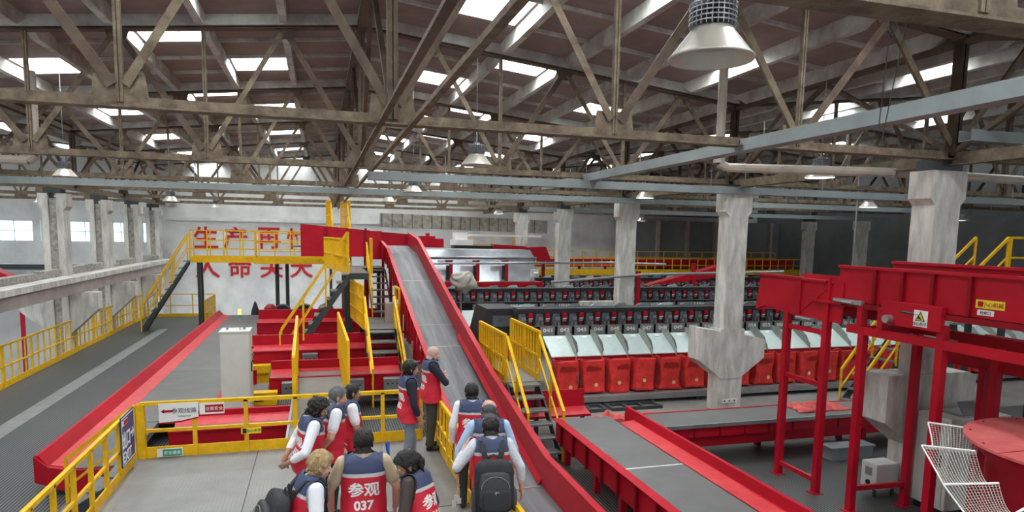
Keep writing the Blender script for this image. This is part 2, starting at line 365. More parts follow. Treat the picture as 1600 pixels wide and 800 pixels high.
# longitudinal members
for x, nm in ((9.93, 'right'), (-8.1, 'left')):
    t = thing('longitudinal_beam', 'brown lattice beam running along the %s row of columns' % nm, 'beam', (x, 22, 4.8))
    m = MB(); m.tee((x, 0, 4.9), (x, 40.5, 4.9), .2, .2, .02); m.build('bottom_chord', RUSTL, t)
    m = MB(); m.bar((x, 0, 6.95), (x, 40.5, 6.95), .16, .09); m.bar((x, 0, 6.72), (x, 40.5, 6.72), .16, .07); m.box(x - .01, x + .01, 0, 40.5, 6.72, 6.95); m.build('top_girder', RUST, t)
    for y0 in (2.5, 8.5, 14.5, 20.5, 26.5, 32.5):
        for a, b in ((0, 3), (6, 3)):
            m = MB(); m.bar((x, y0 + a, 5.0), (x, y0 + b, 6.7), .09, .07); m.build('brace', RUST, t)
t = thing('ridge_frame', 'brown ridge girder running down the middle of the hall', 'beam', (.9, 20, 4.8))
m = MB(); m.tee((1.10, 0, 4.88), (1.10, 40.5, 4.88), .07, .08, .012); m.build('bottom_chord', RUSTL, t)
m = MB(); m.tee((.74, 0, 4.9), (.74, 40.5, 4.9), .07, .08, .012); m.build('bottom_chord', RUST, t)
m = MB(); m.bar((.9, 0, 7.72), (.9, 40.5, 7.72), .16, .18); m.build('ridge_purlin', RUST, t)
for y0 in (8.5, 14.5, 20.5, 26.5, 32.5):
    for a, b in ((0, 3), (6, 3)):
        m = MB(); m.bar((.9, y0 + a, 5.0), (.9, y0 + b, 7.6), .08, .06); m.build('brace', RUST, t)
# cable trays
def tray(p, q, label, w=.22, h=.17):
    p, q = Vector(p), Vector(q); t = thing('cable_tray', label, 'cable tray', (p + q) / 2, 'grey overhead cable trays')
    m = MB(); m.prof(p, q, [(-w / 2, -h / 2), (w / 2, -h / 2), (w / 2, h / 2), (w / 2 - .01, h / 2), (w / 2 - .01, -h / 2 + .01), (-w / 2 + .01, -h / 2 + .01), (-w / 2 + .01, h / 2), (-w / 2, h / 2)]); m.build('channel', TRAY, t)
    n = int((q - p).length / 3)
    for i in range(n):
        c = p + (q - p) * (i + .5) / n; m = MB(); m.tube(c + Vector((0, 0, -h / 2)), c + Vector((0, 0, 5.2 - c.z)), .009, 5); m.build('hanger_rod', STEEL, t)
tray((6, 2.5, 4.93), (6, 17.4, 4.87), 'grey cable tray slanting across the upper right towards the camera')
tray((1.0, 14.2, 4.72), (27, 14.2, 4.72), 'grey cable tray under the second truss right of the middle')
tray((-8, 19.9, 4.72), (27, 19.9, 4.72), 'long grey cable tray under the third truss')
tray((8.4, 26.3, 4.62), (27, 26.3, 4.62), 'distant grey cable tray behind the bright lamps on the right')
tray((9.6, 8.05, 5.2), (16, 8.05, 5.2), 'short grey duct right of the column top at the right edge')
t = thing('rain_pipe', 'cream drain pipe with elbow beneath the truss left of the right column', 'pipe', (8.5, 10.5, 4.8))
m = MB(); m.path([(7.35, 11.2, 6.9), (7.35, 11.2, 4.98), (7.5, 11.15, 4.9), (9.9, 9.6, 4.78), (16, 9.4, 4.72)], .085, 10); m.build('pipe', PIPE, t, smooth=False)
m = MB(); m.tube((7.35, 11.2, 5.1), (7.35, 11.2, 4.98), .11, 10); m.build('elbow', PIPE, t)
t = thing('rain_pipe', 'cream drain pipe with elbow at the far left below the trusses', 'pipe', (-7, 15.5, 4.8))
m = MB(); m.path([(-11, 15.6, 4.86), (-5.55, 15.6, 4.86), (-5.42, 15.6, 4.98), (-5.42, 15.6, 6.6)], .09, 10); m.build('pipe', PIPE, t)
m = MB(); m.tube((-5.42, 15.6, 4.98), (-5.42, 15.6, 5.12), .115, 10); m.build('elbow', PIPE, t)
# hanging conduits that drop to the sorter
for i, (x, y, z, n) in enumerate(((12.2, 17.2, 1.6, 'left of'), (14.2, 17.0, 1.2, 'in the gap right of'), (13.0, 18.5, 1.3, 'close behind'))):
    m = MB(); m.tube((x, y, z), (x, y, 5.6), .022, 6)
    if i == 0: single(m, 'power_drop', STEEL, 'pale vertical conduit dropping to the sorter between two columns', 'conduit')
for (x, y, z, n) in ((15.7, 16.5, .9, 'dark vertical conduit hanging just left of the overhead trough'), (17.0, 24.5, 1.7, 'thin far conduit in the dark right bay')):
    m = MB(); m.tube((x, y, z), (x, y, 5.6), .025, 6); single(m, 'power_drop', GREYP, n, 'conduit')
# rails slung over the sorter
m = MB(); m.path([(3.6, 22.0, 2.55), (10.1, 22.2, 2.6), (12.5, 22.2, 2.55)], .04, 8); single(m, 'cable_conduit', STEEL, 'thin pale conduit crossing above the steel hood', 'conduit')
m = MB(); m.path([(7.2, 20.1, 2.05), (10.5, 20.05, 2.3), (16.0, 20.0, 2.4)], .045, 8); single(m, 'cable_conduit', GREYP, 'grey conduit crossing the columns above the sorter', 'conduit')
# ---------------------------------------------------------------- lamps
LEDM = mat('led_lens', (.95, .98, 1.0), .3, emit=5)
LSH = mat('lamp_aluminium', (.60, .56, .48), .35, .35, var=.12)
LIN = mat('lamp_inside', (.52, .46, .42), .4, .3)
def make_lamp(lit):
    t = thing('high_bay_lamp', 'x', 'lamp', (0, 0, 0), 'bell shaped high bay lamps')
    m = MB(); m.lathe((0, 0, 0), [(.275, 0), (.278, .012), (.27, .02), (.235, .06), (.19, .12), (.15, .17), (.13, .2), (.125, .2), (.145, .165), (.185, .113), (.23, .053), (.268, .006)], 40, True); m.build('shade', LSH, t, smooth=True)
    m = MB()
    for i in range(26):
        a = 2 * PI * i / 26; c, s = math.cos(a), math.sin(a)
        m.box(0, 0, 0, 0, 0, 0) if False else m.slab([(c * .09, s * .09, .2), (c * .15, s * .15, .2), (c * .15, s * .15, .35), (c * .12, s * .12, .37), (c * .09, s * .09, .37)], (-s * .006, c * .006, 0))
    for z in (.22, .25, .28, .31, .34): m.lathe((0, 0, z), [(.146, 0), (.153, 0), (.153, .008), (.146, .008)], 26, True)
    m.build('heat_sink', STEEL, t)
    m = MB(); m.tube((0, 0, .2), (0, 0, .36), .085, 16); m.build('driver_core', DARK, t)
    m = MB(); m.tube((0, 0, .355), (0, 0, .40), .06, 12); m.tube((0, 0, .4), (0, 0, .62), .012, 6); m.build('suspension', STEEL, t)
    m = MB(); m.path([(0, 0, .38), (.05, .02, .45), (.02, .03, .53), (-.03, .01, .6), (0, 0, .7)], .009, 5); m.path([(-.02, 0, .42), (-.08, 0, .45), (-.1, 0, .41)], .008, 5); m.build('cable', BLACK, t)
    m = MB(); m.lathe((0, 0, .1), [(0, 0), (.19, 0)] if not lit else [(0, -.09), (.262, -.09)], 24); m.build('lens' if lit else 'diffuser', LEDM if lit else LIN, t)
    return t
off = make_lamp(False); on = make_lamp(True); used = {id(off): False, id(on): False}
lamps = [(2.49, 3.95, 4.72, 0, 'largest bell lamp hanging close under the roof at the top right'),
         (2.7, 11.6, 4.76, 0, 'bell lamp hanging over the middle of the incline conveyor'),
         (2.65, 19.4, 4.72, 0, 'smaller bell lamp below the blue-grey tray at the centre'),
         (9.25, 10.7, 4.74, 1, 'lit bell lamp hanging left of the nearest concrete column'),
         (9.35, 18.0, 4.7, 1, 'lit bell lamp beside the middle concrete column top'),
         (17.0, 17.4, 4.62, 1, 'lit bell lamp in the right bay nearest the overhead trough'),
         (-6.0, 19.0, 4.78, 0, 'bell lamp above the left fence under the grey tray'),
         (-5.0, 26.0, 4.5, 0, 'dark bell lamp hung left of the wall lettering'),
         (-6.2, 33.0, 4.5, 0, 'small distant bell lamp near the whitewashed far wall, left one'),
         (-4.8, 35.5, 4.6, 0, 'small distant bell lamp above the wall lettering'),
         (-13.0, 29.0, 4.55, 0, 'bell lamp in the left bay before the windows'),
         (-11.4, 33.0, 4.55, 0, 'bell lamp in the left bay farther back'),
         (2.6, 26.0, 4.72, 0, 'distant bell lamp beyond the conveyor head'),
         (9.0, 33.5, 4.6, 1, 'small lit lamp near the hanging duct end'),
         (17.5, 26.0, 4.45, 1, 'small lit lamp in the dark right bay, middle one'),
         (17.0, 33.0, 4.4, 1, 'smallest lit lamp in the dark right bay'),
         (24.0, 20.0, 4.4, 1, 'small lit lamp at the right beyond the near column')]
for (x, y, z, lit, n) in lamps:
    src = on if lit else off
    t = copy_tree(src) if used[id(src)] else src; used[id(src)] = True
    t.location = (x, y, z); t['label'] = n
    m = MB(); m.tube((x, y, z + .6), (x, y, roofz(x) - .02), .008, 5); m.build('hanger_rod', STEEL, t)
# loose wires hanging at the top right
m = MB(); m.path([(3.6, 3.6, 5.3), (3.58, 3.6, 5.02), (3.63, 3.6, 4.95), (3.6, 3.6, 4.88), (3.56, 3.6, 4.92), (3.575, 3.6, 5.02)], .006, 5); m.path([(3.58, 3.6, 4.9), (3.57, 3.62, 4.3)], .004, 5)
single(m, 'loose_wire', BLACK, 'looped loose black wire dangling at the top right', 'wire')
m = MB(); m.tube((3.78, 3.6, 5.4), (3.6, 3.62, 4.2), .004, 5); single(m, 'hanging_cord', BLACK, 'thin straight cord hanging beside the looped wire', 'wire')
# air duct on the far side
t = thing('air_duct', 'long mottled grey ventilation duct hanging before the far wall', 'duct', (7.5, 36, 3.8))
m = MB(); m.prof((3.15, 36, 4.2), (12.2, 36, 4.02), [(-.35, -.36), (.35, -.36), (.35, .36), (-.35, .36)]); m.build('duct_body', mat('mottled_duct_foil', (.46, .44, .38), .5, .3, var=.5, vscale=5, col2=(.25, .23, .19)), t)
for i in range(17):
    x = 3.2 + i * .53; z = 4.2 - (x - 3.15) * .02; m = MB(); m.box(x, x + .03, 35.62, 35.64, z - .37, z + .37); m.build('seam', DKST, t)
m = MB(); m.lathe((12.2, 36, 3.66), [(0, 0), (.36, 0), (.36, .72), (0, .72)], 20); m.build('duct_end', GREYP, t)
# ================================================================ conveyors
def ribbed(mb, pts, n, out, w=.05, d=.05):
    pass
# ---- main incline conveyor: (Y, Z) of the belt
INC = [(5.6, -.47), (9.5, -.43), (13.0, .20), (17.6, 1.30), (23.6, 2.82), (26.2, 3.05)]
def incz(y):
    for (a, za), (b, zb) in zip(INC, INC[1:]):
        if y <= b: return za + (zb - za) * (y - a) / (b - a)
    return INC[-1][1]
t = thing('incline_conveyor', 'long grey incline belt conveyor between red side walls', 'conveyor', (2.9, 15, DECK))
m = MB()
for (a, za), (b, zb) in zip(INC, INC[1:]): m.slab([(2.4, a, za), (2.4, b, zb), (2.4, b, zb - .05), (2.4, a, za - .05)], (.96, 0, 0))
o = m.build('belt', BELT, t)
m = MB()
for y in (9.55, 15.6, 17.0, 20.6): z = incz(y); m.slab([(2.41, y, z + .004), (3.35, y, z + .004), (3.35, y + .025, incz(y + .025) + .004), (2.41, y + .025, incz(y + .025) + .004)], (0, 0, .003))
m.build('belt_joint', GREYP, t)
for nm, x0, x1, up, dn in (('right_side_wall', 3.36, 3.42, .5, .3), ('left_side_wall', 2.33, 2.39, .17, .42)):
    m = MB()
    for (a, za), (b, zb) in zip(INC, INC[1:]):
        u0 = up if b > 9.5 else up - .04
        m.slab([(x0, a, za - dn), (x0, b, zb - dn), (x0, b, zb + up), (x0, a, za + up)], (x1 - x0, 0, 0))
        e = .05; m.slab([(x0 - (e if x0 < 3 else 0), a, za + up), (x0 - (e if x0 < 3 else 0), b, zb + up), (x0 - (e if x0 < 3 else 0), b, zb + up + .02), (x0 - (e if x0 < 3 else 0), a, za + up + .02)], (x1 - x0 + e, 0, 0))
    m.build(nm, RED, t)
m = MB(); m.slab([(3.30, 9.6, incz(9.6) + .01), (3.30, 16.2, incz(16.2) + .01), (3.36, 16.2, incz(16.2) + .1), (3.36, 9.6, incz(9.6) + .1)], (.01, 0, 0)); m.build('skirt_strip', RED, t)
for i in range(22):
    y = 11.5 + i * .62; z = incz(y); m = MB(); m.box(2.26, 2.33, y, y + .06, z - .42, z + .15); m.build('side_rib', RED, t)
for y in (14.0, 17.0, 20.0, 23.0, 25.8):
    for x in (2.36, 3.39):
        m = MB(); m.bar((x, y, DECK), (x, y, incz(y) - .25), .1, .1); m.build('leg', RED, t)
    m = MB(); m.bar((2.36, y, (DECK + incz(y)) / 2), (3.39, y, (DECK + incz(y)) / 2), .06, .06); m.build('cross_bar', RED, t)
# writing painted on the left side of the incline
m = MB()
for i in range(5):
    y = 14.3 + i * .5; z = incz(y) - .12; lettering(m, '安全生产'[i % 4], .2, (2.322, y, z), (0, -1, -.25), (0, -.25, 1), .004)
m.build('side_lettering', SIGNW, t)
# ---- head: level transverse conveyor that feeds it
t = thing('feed_conveyor', 'red walled conveyor crossing to the head of the incline', 'conveyor', (.6, 27, 2.3))
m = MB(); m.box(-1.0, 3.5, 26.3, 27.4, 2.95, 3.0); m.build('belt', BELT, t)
m = MB(); m.slab([(-.66, 26.25, 2.6), (1.75, 26.25, 2.6), (1.95, 26.25, 3.4), (1.9, 26.25, 3.62), (-.66, 26.25, 3.82)], (0, .05, 0)); m.build('front_wall', RED, t)
m = MB(); m.slab([(-.66, 27.4, 2.6), (3.6, 27.4, 2.6), (3.6, 27.4, 3.5), (2.0, 27.4, 3.6), (-.66, 27.4, 3.82)], (0, .05, 0)); m.build('rear_wall', RED, t)
m = MB(); m.box(3.5, 3.56, 26.2, 27.45, 2.6, 3.5); m.box(1.9, 2.35, 26.2, 26.26, 2.5, 3.6); m.build('end_wall', RED, t)
for x in (.2, 1.0, 1.7):
    m = MB(); m.box(x, x + .08, 26.18, 26.25, 2.6, 3.7); m.build('side_rib', DRED, t)
for x in (.95, 1.8, 3.4):
    for y in (26.4, 27.3):
        m = MB(); m.bar((x, y, DECK), (x, y, 2.62), .12); m.build('leg', RED, t)
# ---- left low conveyor with the sloped red gutter
t = thing('gutter_conveyor', 'long low belt conveyor with a sloped red gutter on its left', 'conveyor', (-3.2, 21, DECK))
m = MB(); m.box(-3.96, -2.3, 14.6, 32.5, -.42, -.36); m.build('belt', BELTL, t)
m = MB(); m.slab([(-3.96, 12.0, -.38), (-4.26, 12.0, -.31), (-4.40, 12.0, -.12), (-4.45, 12.0, -.12), (-4.45, 12.0, -.5), (-3.96, 12.0, -.5)], (0, 20.5, 0)); m.build('side_wall', RED, t)
m = MB(); m.slab([(-3.97, 12.05, -.374), (-4.25, 12.05, -.309), (-4.25, 12.05, -.303), (-3.97, 12.05, -.366)], (0, 20.3, 0)); m.build('gutter', REDL, t)
m = MB(); m.slab([(-4.45, 11.95, -.12), (-4.45, 11.95, -.55), (-3.9, 11.95, -.78), (-3.2, 11.95, -.78), (-3.2, 11.95, -.42), (-3.96, 11.95, -.38), (-4.26, 11.95, -.31)], (0, .05, 0)); m.build('end_plate', RED, t)
m = MB(); m.box(-3.96, -3.2, 12.0, 14.6, -.5, -.37); m.build('apron', BELTL, t)
m = MB(); m.box(-3.95, -2.3, 19.9, 19.93, -.359, -.355); m.build('belt_joint', STEEL, t)
m = MB(); m.box(-2.32, -2.2, 15.6, 32.5, -.55, -.3); m.build('inner_rail', RED, t)
for y in (12.2, 15, 19, 23, 27, 31):
    for x in (-4.3, -2.3):
        m = MB(); m.bar((x, y, DECK), (x, y, -.42), .1); m.build('leg', RED, t)
# ---- the transverse red conveyors between the platform and the stairs
def cross_conv(y, z, x0, x1, label, wall=.22, wid=.9, motors=()):
    t = thing('cross_conveyor', label, 'conveyor', ((x0 + x1) / 2, y + wid / 2, DECK), 'red cross conveyors behind the platform fence')
    m = MB(); m.box(x0, x1, y + .08, y + wid - .08, z - .12, z - .07); m.build('belt', BELTL, t)
    m = MB(); m.box(x0, x1, y, y + .05, z - .42, z - .02); m.box(x0, x1, y - .04, y + .09, z - .03, z); m.build('front_wall', RED, t)
    m = MB(); m.box(x0, x1, y + wid - .05, y + wid, z - .42, z + wall); m.box(x0, x1, y + wid - .05, y + wid + .04, z + wall, z + wall + .025); m.build('rear_wall', RED, t)
    m = MB(); m.slab([(x0, y + wid - .06, z + .02), (x0, y + wid - .35, z - .08), (x0, y + wid - .34, z - .065), (x0, y + wid - .06, z + .035)], (x1 - x0, 0, 0)); m.build('gutter', REDL, t)
    n = max(2, int((x1 - x0) / 1.5))
    for i in range(n + 1):
        for yy in (y + .05, y + wid - .05):
            xx = x0 + .1 + (x1 - x0 - .2) * i / n; m = MB(); m.bar((xx, yy, DECK), (xx, yy, z - .4), .09); m.build('leg', DRED, t)
    for x in motors:
        m = MB(); m.box(x, x + .42, y - .32, y - .04, z - .36, z - .08); m.build('motor_box', STEEL, t)
        for k in range(3):
            m = MB(); m.tube((x + .1 + k * .11, y - .325, z - .2), (x + .1 + k * .11, y - .315, z - .2), .022, 8); m.build('bolt', DARK, t)
    return t
cross_conv(13.25, -.2, -2.75, -.62, 'red cross conveyor nearest behind the platform fence', wall=.12)
cross_conv(16.6, .02, -1.2, 2.0, 'red cross conveyor passing under the grey gangway end', motors=(-.9, -.2, .6, 1.5))
cross_conv(19.6, .16, -2.0, 2.2, 'red cross conveyor under the foot of the dark steep stairs', wall=.3, motors=(-.5, 1.4))
cross_conv(25.0, .25, -2.18, 2.2, 'farthest red cross conveyor below the yellow upper walkway', wall=.35)
for i, (x, y, z, w_, h) in enumerate(((-1.75, 16.2, -.55, .75, .3), (-1.95, 19.2, -.4, .6, .22))):
    m = MB(); m.box(x, x + w_, y, y + .3, z, z + h); m.box(x + .05, x + w_ - .05, y + .05, y + .25, DECK, z); m.box(x + .08, x + .16, y - .02, y, z + .05, z + h - .05)
    single(m, 'drive_guard', YEL, ('yellow drive guard box below the white cabinet', 'small yellow drive guard box behind the white cabinet')[i], 'guard')
# curved red trough right of the cabinet foot
t = thing('transfer_trough', 'curved red transfer trough beside the white cabinet', 'chute', (-2.3, 16.5, DECK))
m = MB(); pts = [(-2.16, 16.2), (-2.17, 16.7), (-2.12, 17.1), (-1.95, 17.6), (-1.65, 18.05)]
for (a, b), (c, d) in zip(pts, pts[1:]): m.slab([(a, b, -.45), (c, d, -.45), (c, d, -.05), (a, b, -.05)], (.05, -.02, 0))
m.build('curved_wall', RED, t)
m = MB(); m.slab([(-2.15, 16.2, -.46), (-1.3, 16.2, -.46), (-1.3, 18.1, -.46), (-1.65, 18.1, -.46), (-1.95, 17.65, -.46), (-2.15, 16.8, -.46)], (0, 0, .03)); m.build('bed', BELTL, t)
for x, y in ((-2.1, 16.3), (-1.4, 16.3), (-1.5, 17.9)):
    m = MB(); m.bar((x, y, DECK), (x, y, -.45), .08); m.build('leg', DRED, t)
# ---- right low conveyor with gutter
t = thing('low_conveyor', 'low grey belt conveyor with a red gutter in the right foreground', 'conveyor', (5.2, 9, DECK))
m = MB(); m.box(4.46, 5.48, 6.0, 11.75, -.05, 0); m.build('belt', BELTL, t)
m = MB(); m.box(4.46, 5.47, 8.9, 8.925, 0, .004); m.build('belt_joint', SIGNW, t)
m = MB(); m.box(4.38, 4.45, 6.0, 11.75, -.42, .01); m.box(4.3, 4.46, 6.0, 11.75, .01, .025); m.build('left_side_wall', RED, t)
for i in range(9):
    y = 6.4 + i * .62; m = MB(); m.box(4.33, 4.38, y, y + .05, -.42, .01); m.build('side_rib', DRED, t)
m = MB(); m.slab([(5.48, 6.0, .005), (5.77, 6.0, .04), (5.77, 6.0, .055), (5.48, 6.0, .02)], (0, 5.2, 0)); m.build('gutter', REDL, t)
m = MB(); m.slab([(5.77, 6.0, -.4), (5.82, 6.0, -.4), (5.84, 6.0, .22), (5.78, 6.0, .22), (5.77, 6.0, .06)], (0, 5.6, 0)); m.build('right_side_wall', RED, t)
m = MB(); m.box(4.45, 5.78, 6.0, 11.7, -.12, -.06); m.build('bed_frame', DRED, t)
for y in (7.2, 9.0, 10.0, 11.4):
    for x in (4.5, 5.85):
        m = MB(); m.bar((x, y, DECK), (x, y, -.1), .1); m.build('leg', RED, t)
# ---- transverse belt to the right
t = thing('side_conveyor', 'grey flat belt on a red panelled frame passing before the concrete columns', 'conveyor', (9.6, 11.3, DECK))
m = MB(); m.box(5.9, 13.4, 10.8, 11.75, -.05, 0); m.build('belt', BELTL, t)
m = MB(); m.box(5.9, 13.4, 10.76, 10.8, -.06, .01); m.build('edge_rail', STEEL, t)
m = MB(); m.box(5.9, 13.4, 10.82, 10.88, -.26, -.06); m.box(5.9, 13.4, 10.95, 11.0, -.5, -.26); m.box(6.05, 13.4, 11.7, 11.76, -.5, .01); m.build('side_wall', RED, t)
for i in range(13):
    x = 6.3 + i * .56; m = MB(); m.box(x, x + .03, 10.805, 10.82, -.26, -.06); m.build('side_rib', DRED, t)
for x in (6.8, 8.9, 11, 13.2):
    for y in (10.95, 11.6):
        m = MB(); m.bar((x, y, DECK), (x, y, -.4), .1); m.build('leg', DRED, t)
# small red trough behind the ladder
t = thing('end_trough', 'short red sheet trough showing between the ladder rails', 'chute', (4.9, 13.4, DECK))
m = MB(); m.slab([(3.6, 13.55, .12), (3.6, 13.6, .12), (3.6, 13.6, -.3), (3.6, 13.1, -.38), (3.6, 13.1, -.34), (3.6, 13.5, -.26)], (2.1, 0, 0)); m.build('sheet', RED, t)
m = MB(); m.slab([(3.6, 13.1, -.335), (3.6, 13.5, -.255), (3.6, 13.5, -.25), (3.6, 13.1, -.33)], (2.1, 0, 0)); m.build('liner', REDL, t)
for x in (3.7, 5.6):
    m = MB(); m.bar((x, 13.35, DECK), (x, 13.35, -.33), .08); m.build('leg', DRED, t)
# ---- overhead red trough machine on posts (right)
TX = 8.2
t = thing('overhead_trough', 'big red overhead trough conveyor on tall red posts at the right', 'conveyor', (8.7, 8, DECK))
m = MB(); m.box(TX, TX + .03, 4.0, 8.87, 2.59, 3.14); m.box(TX - .05, TX + .06, 4.0, 8.87, 3.12, 3.16); m.build('near_wall', RED, t)
m = MB(); m.box(TX + 1.0, TX + 1.03, 4.0, 8.8, 2.59, 3.2); m.box(TX + .96, TX + 1.08, 4.0, 8.8, 3.19, 3.23); m.build('far_wall', RED, t)
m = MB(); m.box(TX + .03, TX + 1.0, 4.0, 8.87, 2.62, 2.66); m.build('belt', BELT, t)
m = MB(); m.box(TX - .04, TX + 1.05, 4.0, 8.9, 2.5, 2.58); m.build('bed_frame', DRED, t)
for y in (5.0, 5.75, 6.55, 7.1, 7.6, 8.1):
    m = MB(); m.box(TX - .05, TX, y, y + .05, 2.59, 3.12); m.build('side_rib', DRED, t)
m = MB(); m.slab([(TX - .03, 8.95, 2.86), (TX - .03, 9.7, 2.9), (TX - .03, 10.85, 2.86), (TX - .03, 10.95, 2.2), (TX - .03, 10.7, 2.3), (TX - .03, 9.92, 2.22), (TX - .03, 9.82, 2.2)], (.03, 0, 0))
m.slab([(TX - .02, 8.75, 2.2), (TX - .02, 8.75, 2.88), (TX - .02, 9.72, 2.84), (TX - .02, 9.82, 2.2)], (.03, 0, 0))
m.box(TX - .07, TX + .03, 9.7, 10.87, 2.87, 2.91); m.box(TX - .07, TX + .03, 9.1, 9.7, 2.85, 2.89); m.build('feed_chute_wall', RED, t)
m = MB(); m.box(TX - .06, TX - .02, 9.7, 9.76, 2.2, 2.88); m.box(TX - .06, TX - .02, 9.02, 9.06, 2.1, 2.95); m.box(TX - .1, TX + .1, 8.7, 9.4, 2.52, 2.56); m.build('chute_flange', RED, t)
m = MB(); m.slab([(TX, 8.87, 2.6), (TX, 10.9, 2.25), (TX, 10.9, 2.2), (TX, 8.87, 2.55)], (1.0, 0, 0)); m.box(TX + .97, TX + 1.0, 8.87, 10.9, 2.2, 2.9); m.build('feed_chute_bed', RED, t)
m = MB(); m.box(TX - .1, TX - .02, 6.9, 7.9, 2.33, 2.68); m.build('drive_cover', RED, t, bevel=.006)
m = MB(); m.box(TX - .108, TX - .1, 7.1, 7.32, 2.37, 2.6); p1 = m.build('warning_sign', SIGNW, t)
m = MB(); a = [(7.29, 2.45), (7.13, 2.45), (7.21, 2.585)]; m.slab([(TX - .112, y, z) for y, z in a], (.004, 0, 0)); m.build('warning_triangle', BLACK, p1)
m = MB(); a = [(7.268, 2.46), (7.152, 2.46), (7.21, 2.56)]; m.slab([(TX - .115, y, z) for y, z in a], (.003, 0, 0)); m.build('triangle_field', YELL, p1)
m = MB(); m.tube((TX - .118, 7.22, 2.54), (TX - .114, 7.22, 2.54), .009, 8); m.slab([(TX - .118, 7.235, 2.53), (TX - .118, 7.2, 2.5), (TX - .118, 7.18, 2.47), (TX - .118, 7.2, 2.468), (TX - .118, 7.222, 2.49), (TX - .118, 7.25, 2.468)], (.003, 0, 0)); m.build('falling_figure', BLACK, p1)
m = MB(); lettering(m, '当心伤手', .06, (TX - .112, 7.21, 2.41), (0, -1, 0), (0, 0, 1), .003); m.build('sign_lettering', BLACK, p1)
m = MB(); m.box(TX - .006, TX, 6.12, 6.5, 2.72, 2.83); p2 = m.build('yellow_label', YELL, t)
m = MB(); lettering(m, '小心机械', .07, (TX - .008, 6.27, 2.775), (0, -1, 0), (0, 0, 1), .003); m.box(TX - .009, TX - .006, 6.4, 6.47, 2.74, 2.81); m.build('label_lettering', RED, p2)
m = MB(); m.box(TX - .006, TX, 6.25, 6.47, 2.63, 2.7); p3 = m.build('white_label', SIGNW, t)
m = MB(); lettering(m, '检修口', .05, (TX - .008, 6.36, 2.665), (0, -1, 0), (0, 0, 1), .003); m.build('label_lettering', BLACK, p3)
for y in (7.72,):
    m = MB(); m.tube((TX - .2, y, 2.42), (TX - .1, y, 2.42), .06, 12); m.build('bearing', STEEL, t)
m = MB()
m.tube((TX - .09, 7.55, 2.55), (TX - .09, 7.2, 2.53), .02, 6); m.build('belt_tensioner', DKST, t)
m = MB(); m.box(TX - .09, TX - .02, 8.3, 8.9, 2.55, 2.62); m.tube((TX - .11, 8.85, 2.585), (TX - .11, 8.45, 2.575), .025, 8); m.build('belt_tensioner', STEEL, t)
m = MB(); m.box(TX - .09, TX - .02, 9.3, 9.75, 2.16, 2.22); m.tube((TX - .11, 9.72, 2.2), (TX - .11, 9.35, 2.19), .022, 8); m.build('belt_tensioner', STEEL, t)
for y in (8.35, 7.95):
    m = MB(); m.box(TX - .06, TX + .06, y - .05, y + .05, 2.22, 2.55); m.build('bracket', RED, t)
m = MB(); m.bar((TX, 4.0, 2.16), (TX, 8.6, 2.16), .1, .13); m.build('long_beam', RED, t)
m = MB(); m.bar((TX + 1.05, 4.0, 2.16), (TX + 1.05, 8.6, 2.16), .1, .13); m.build('long_beam', RED, t)
for (x, y, zt) in ((TX, 10.05, 2.25), (TX, 9.08, 2.2), (TX, 8.3, 2.2), (TX + 1.05, 8.25, 2.2), (TX, 6.93, 2.42), (TX + 1.05, 6.93, 2.2), (TX, 5.2, 2.2), (TX + 1.05, 5.2, 2.2)):
    m = MB(); m.bar((x, y, DECK), (x, y, zt), .11, .11, (0, 1, 0)); m.box(x - .1, x + .1, y - .1, y + .1, DECK, DECK + .012); m.build('post', RED, t)
for z_ in (-.58, 1.1, 2.0):
    m = MB(); m.bar((TX, 9.08, z_), (TX, 10.05, z_), .06, .08); m.build('cross_bar', RED, t)
m = MB(); m.bar((TX, 8.3, -.42), (TX + 1.05, 8.25, -.42), .06, .08); m.build('cross_bar', RED, t)
m = MB(); m.bar((TX, 8.3, 2.16), (TX + 1.05, 8.3, 2.16), .1, .13); m.build('cross_bar', RED, t)
# second, lower run behind it to the right
t = thing('return_conveyor', 'dark red lower conveyor with frame under the overhead trough, right edge', 'conveyor', (10.4, 6, DECK))
m = MB(); m.box(9.6, 9.66, 4.2, 8.2, 1.65, 2.05); m.box(10.6, 10.66, 4.2, 8.2, 1.65, 2.05); m.build('side_wall', RED, t)
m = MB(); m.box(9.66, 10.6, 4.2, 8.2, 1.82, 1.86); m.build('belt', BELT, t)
m = MB(); m.tube((9.5, 7.9, 1.98), (9.6, 7.9, 1.98), .07, 12); m.build('roller_end', STEEL, t)
for (x, y) in ((9.63, 7.4), (10.63, 7.4), (9.63, 6.2), (10.63, 6.2), (9.63, 5.0)):
    m = MB(); m.bar((x, y, DECK), (x, y, 1.68), .1, .1, (0, 1, 0)); m.build('post', RED, t)
m = MB(); m.bar((9.63, 7.4, .6), (9.63, 5.0, .6), .05, .07); m.bar((9.63, 7.4, .6), (10.63, 7.4, .6), .05, .07); m.build('cross_bar', RED, t)
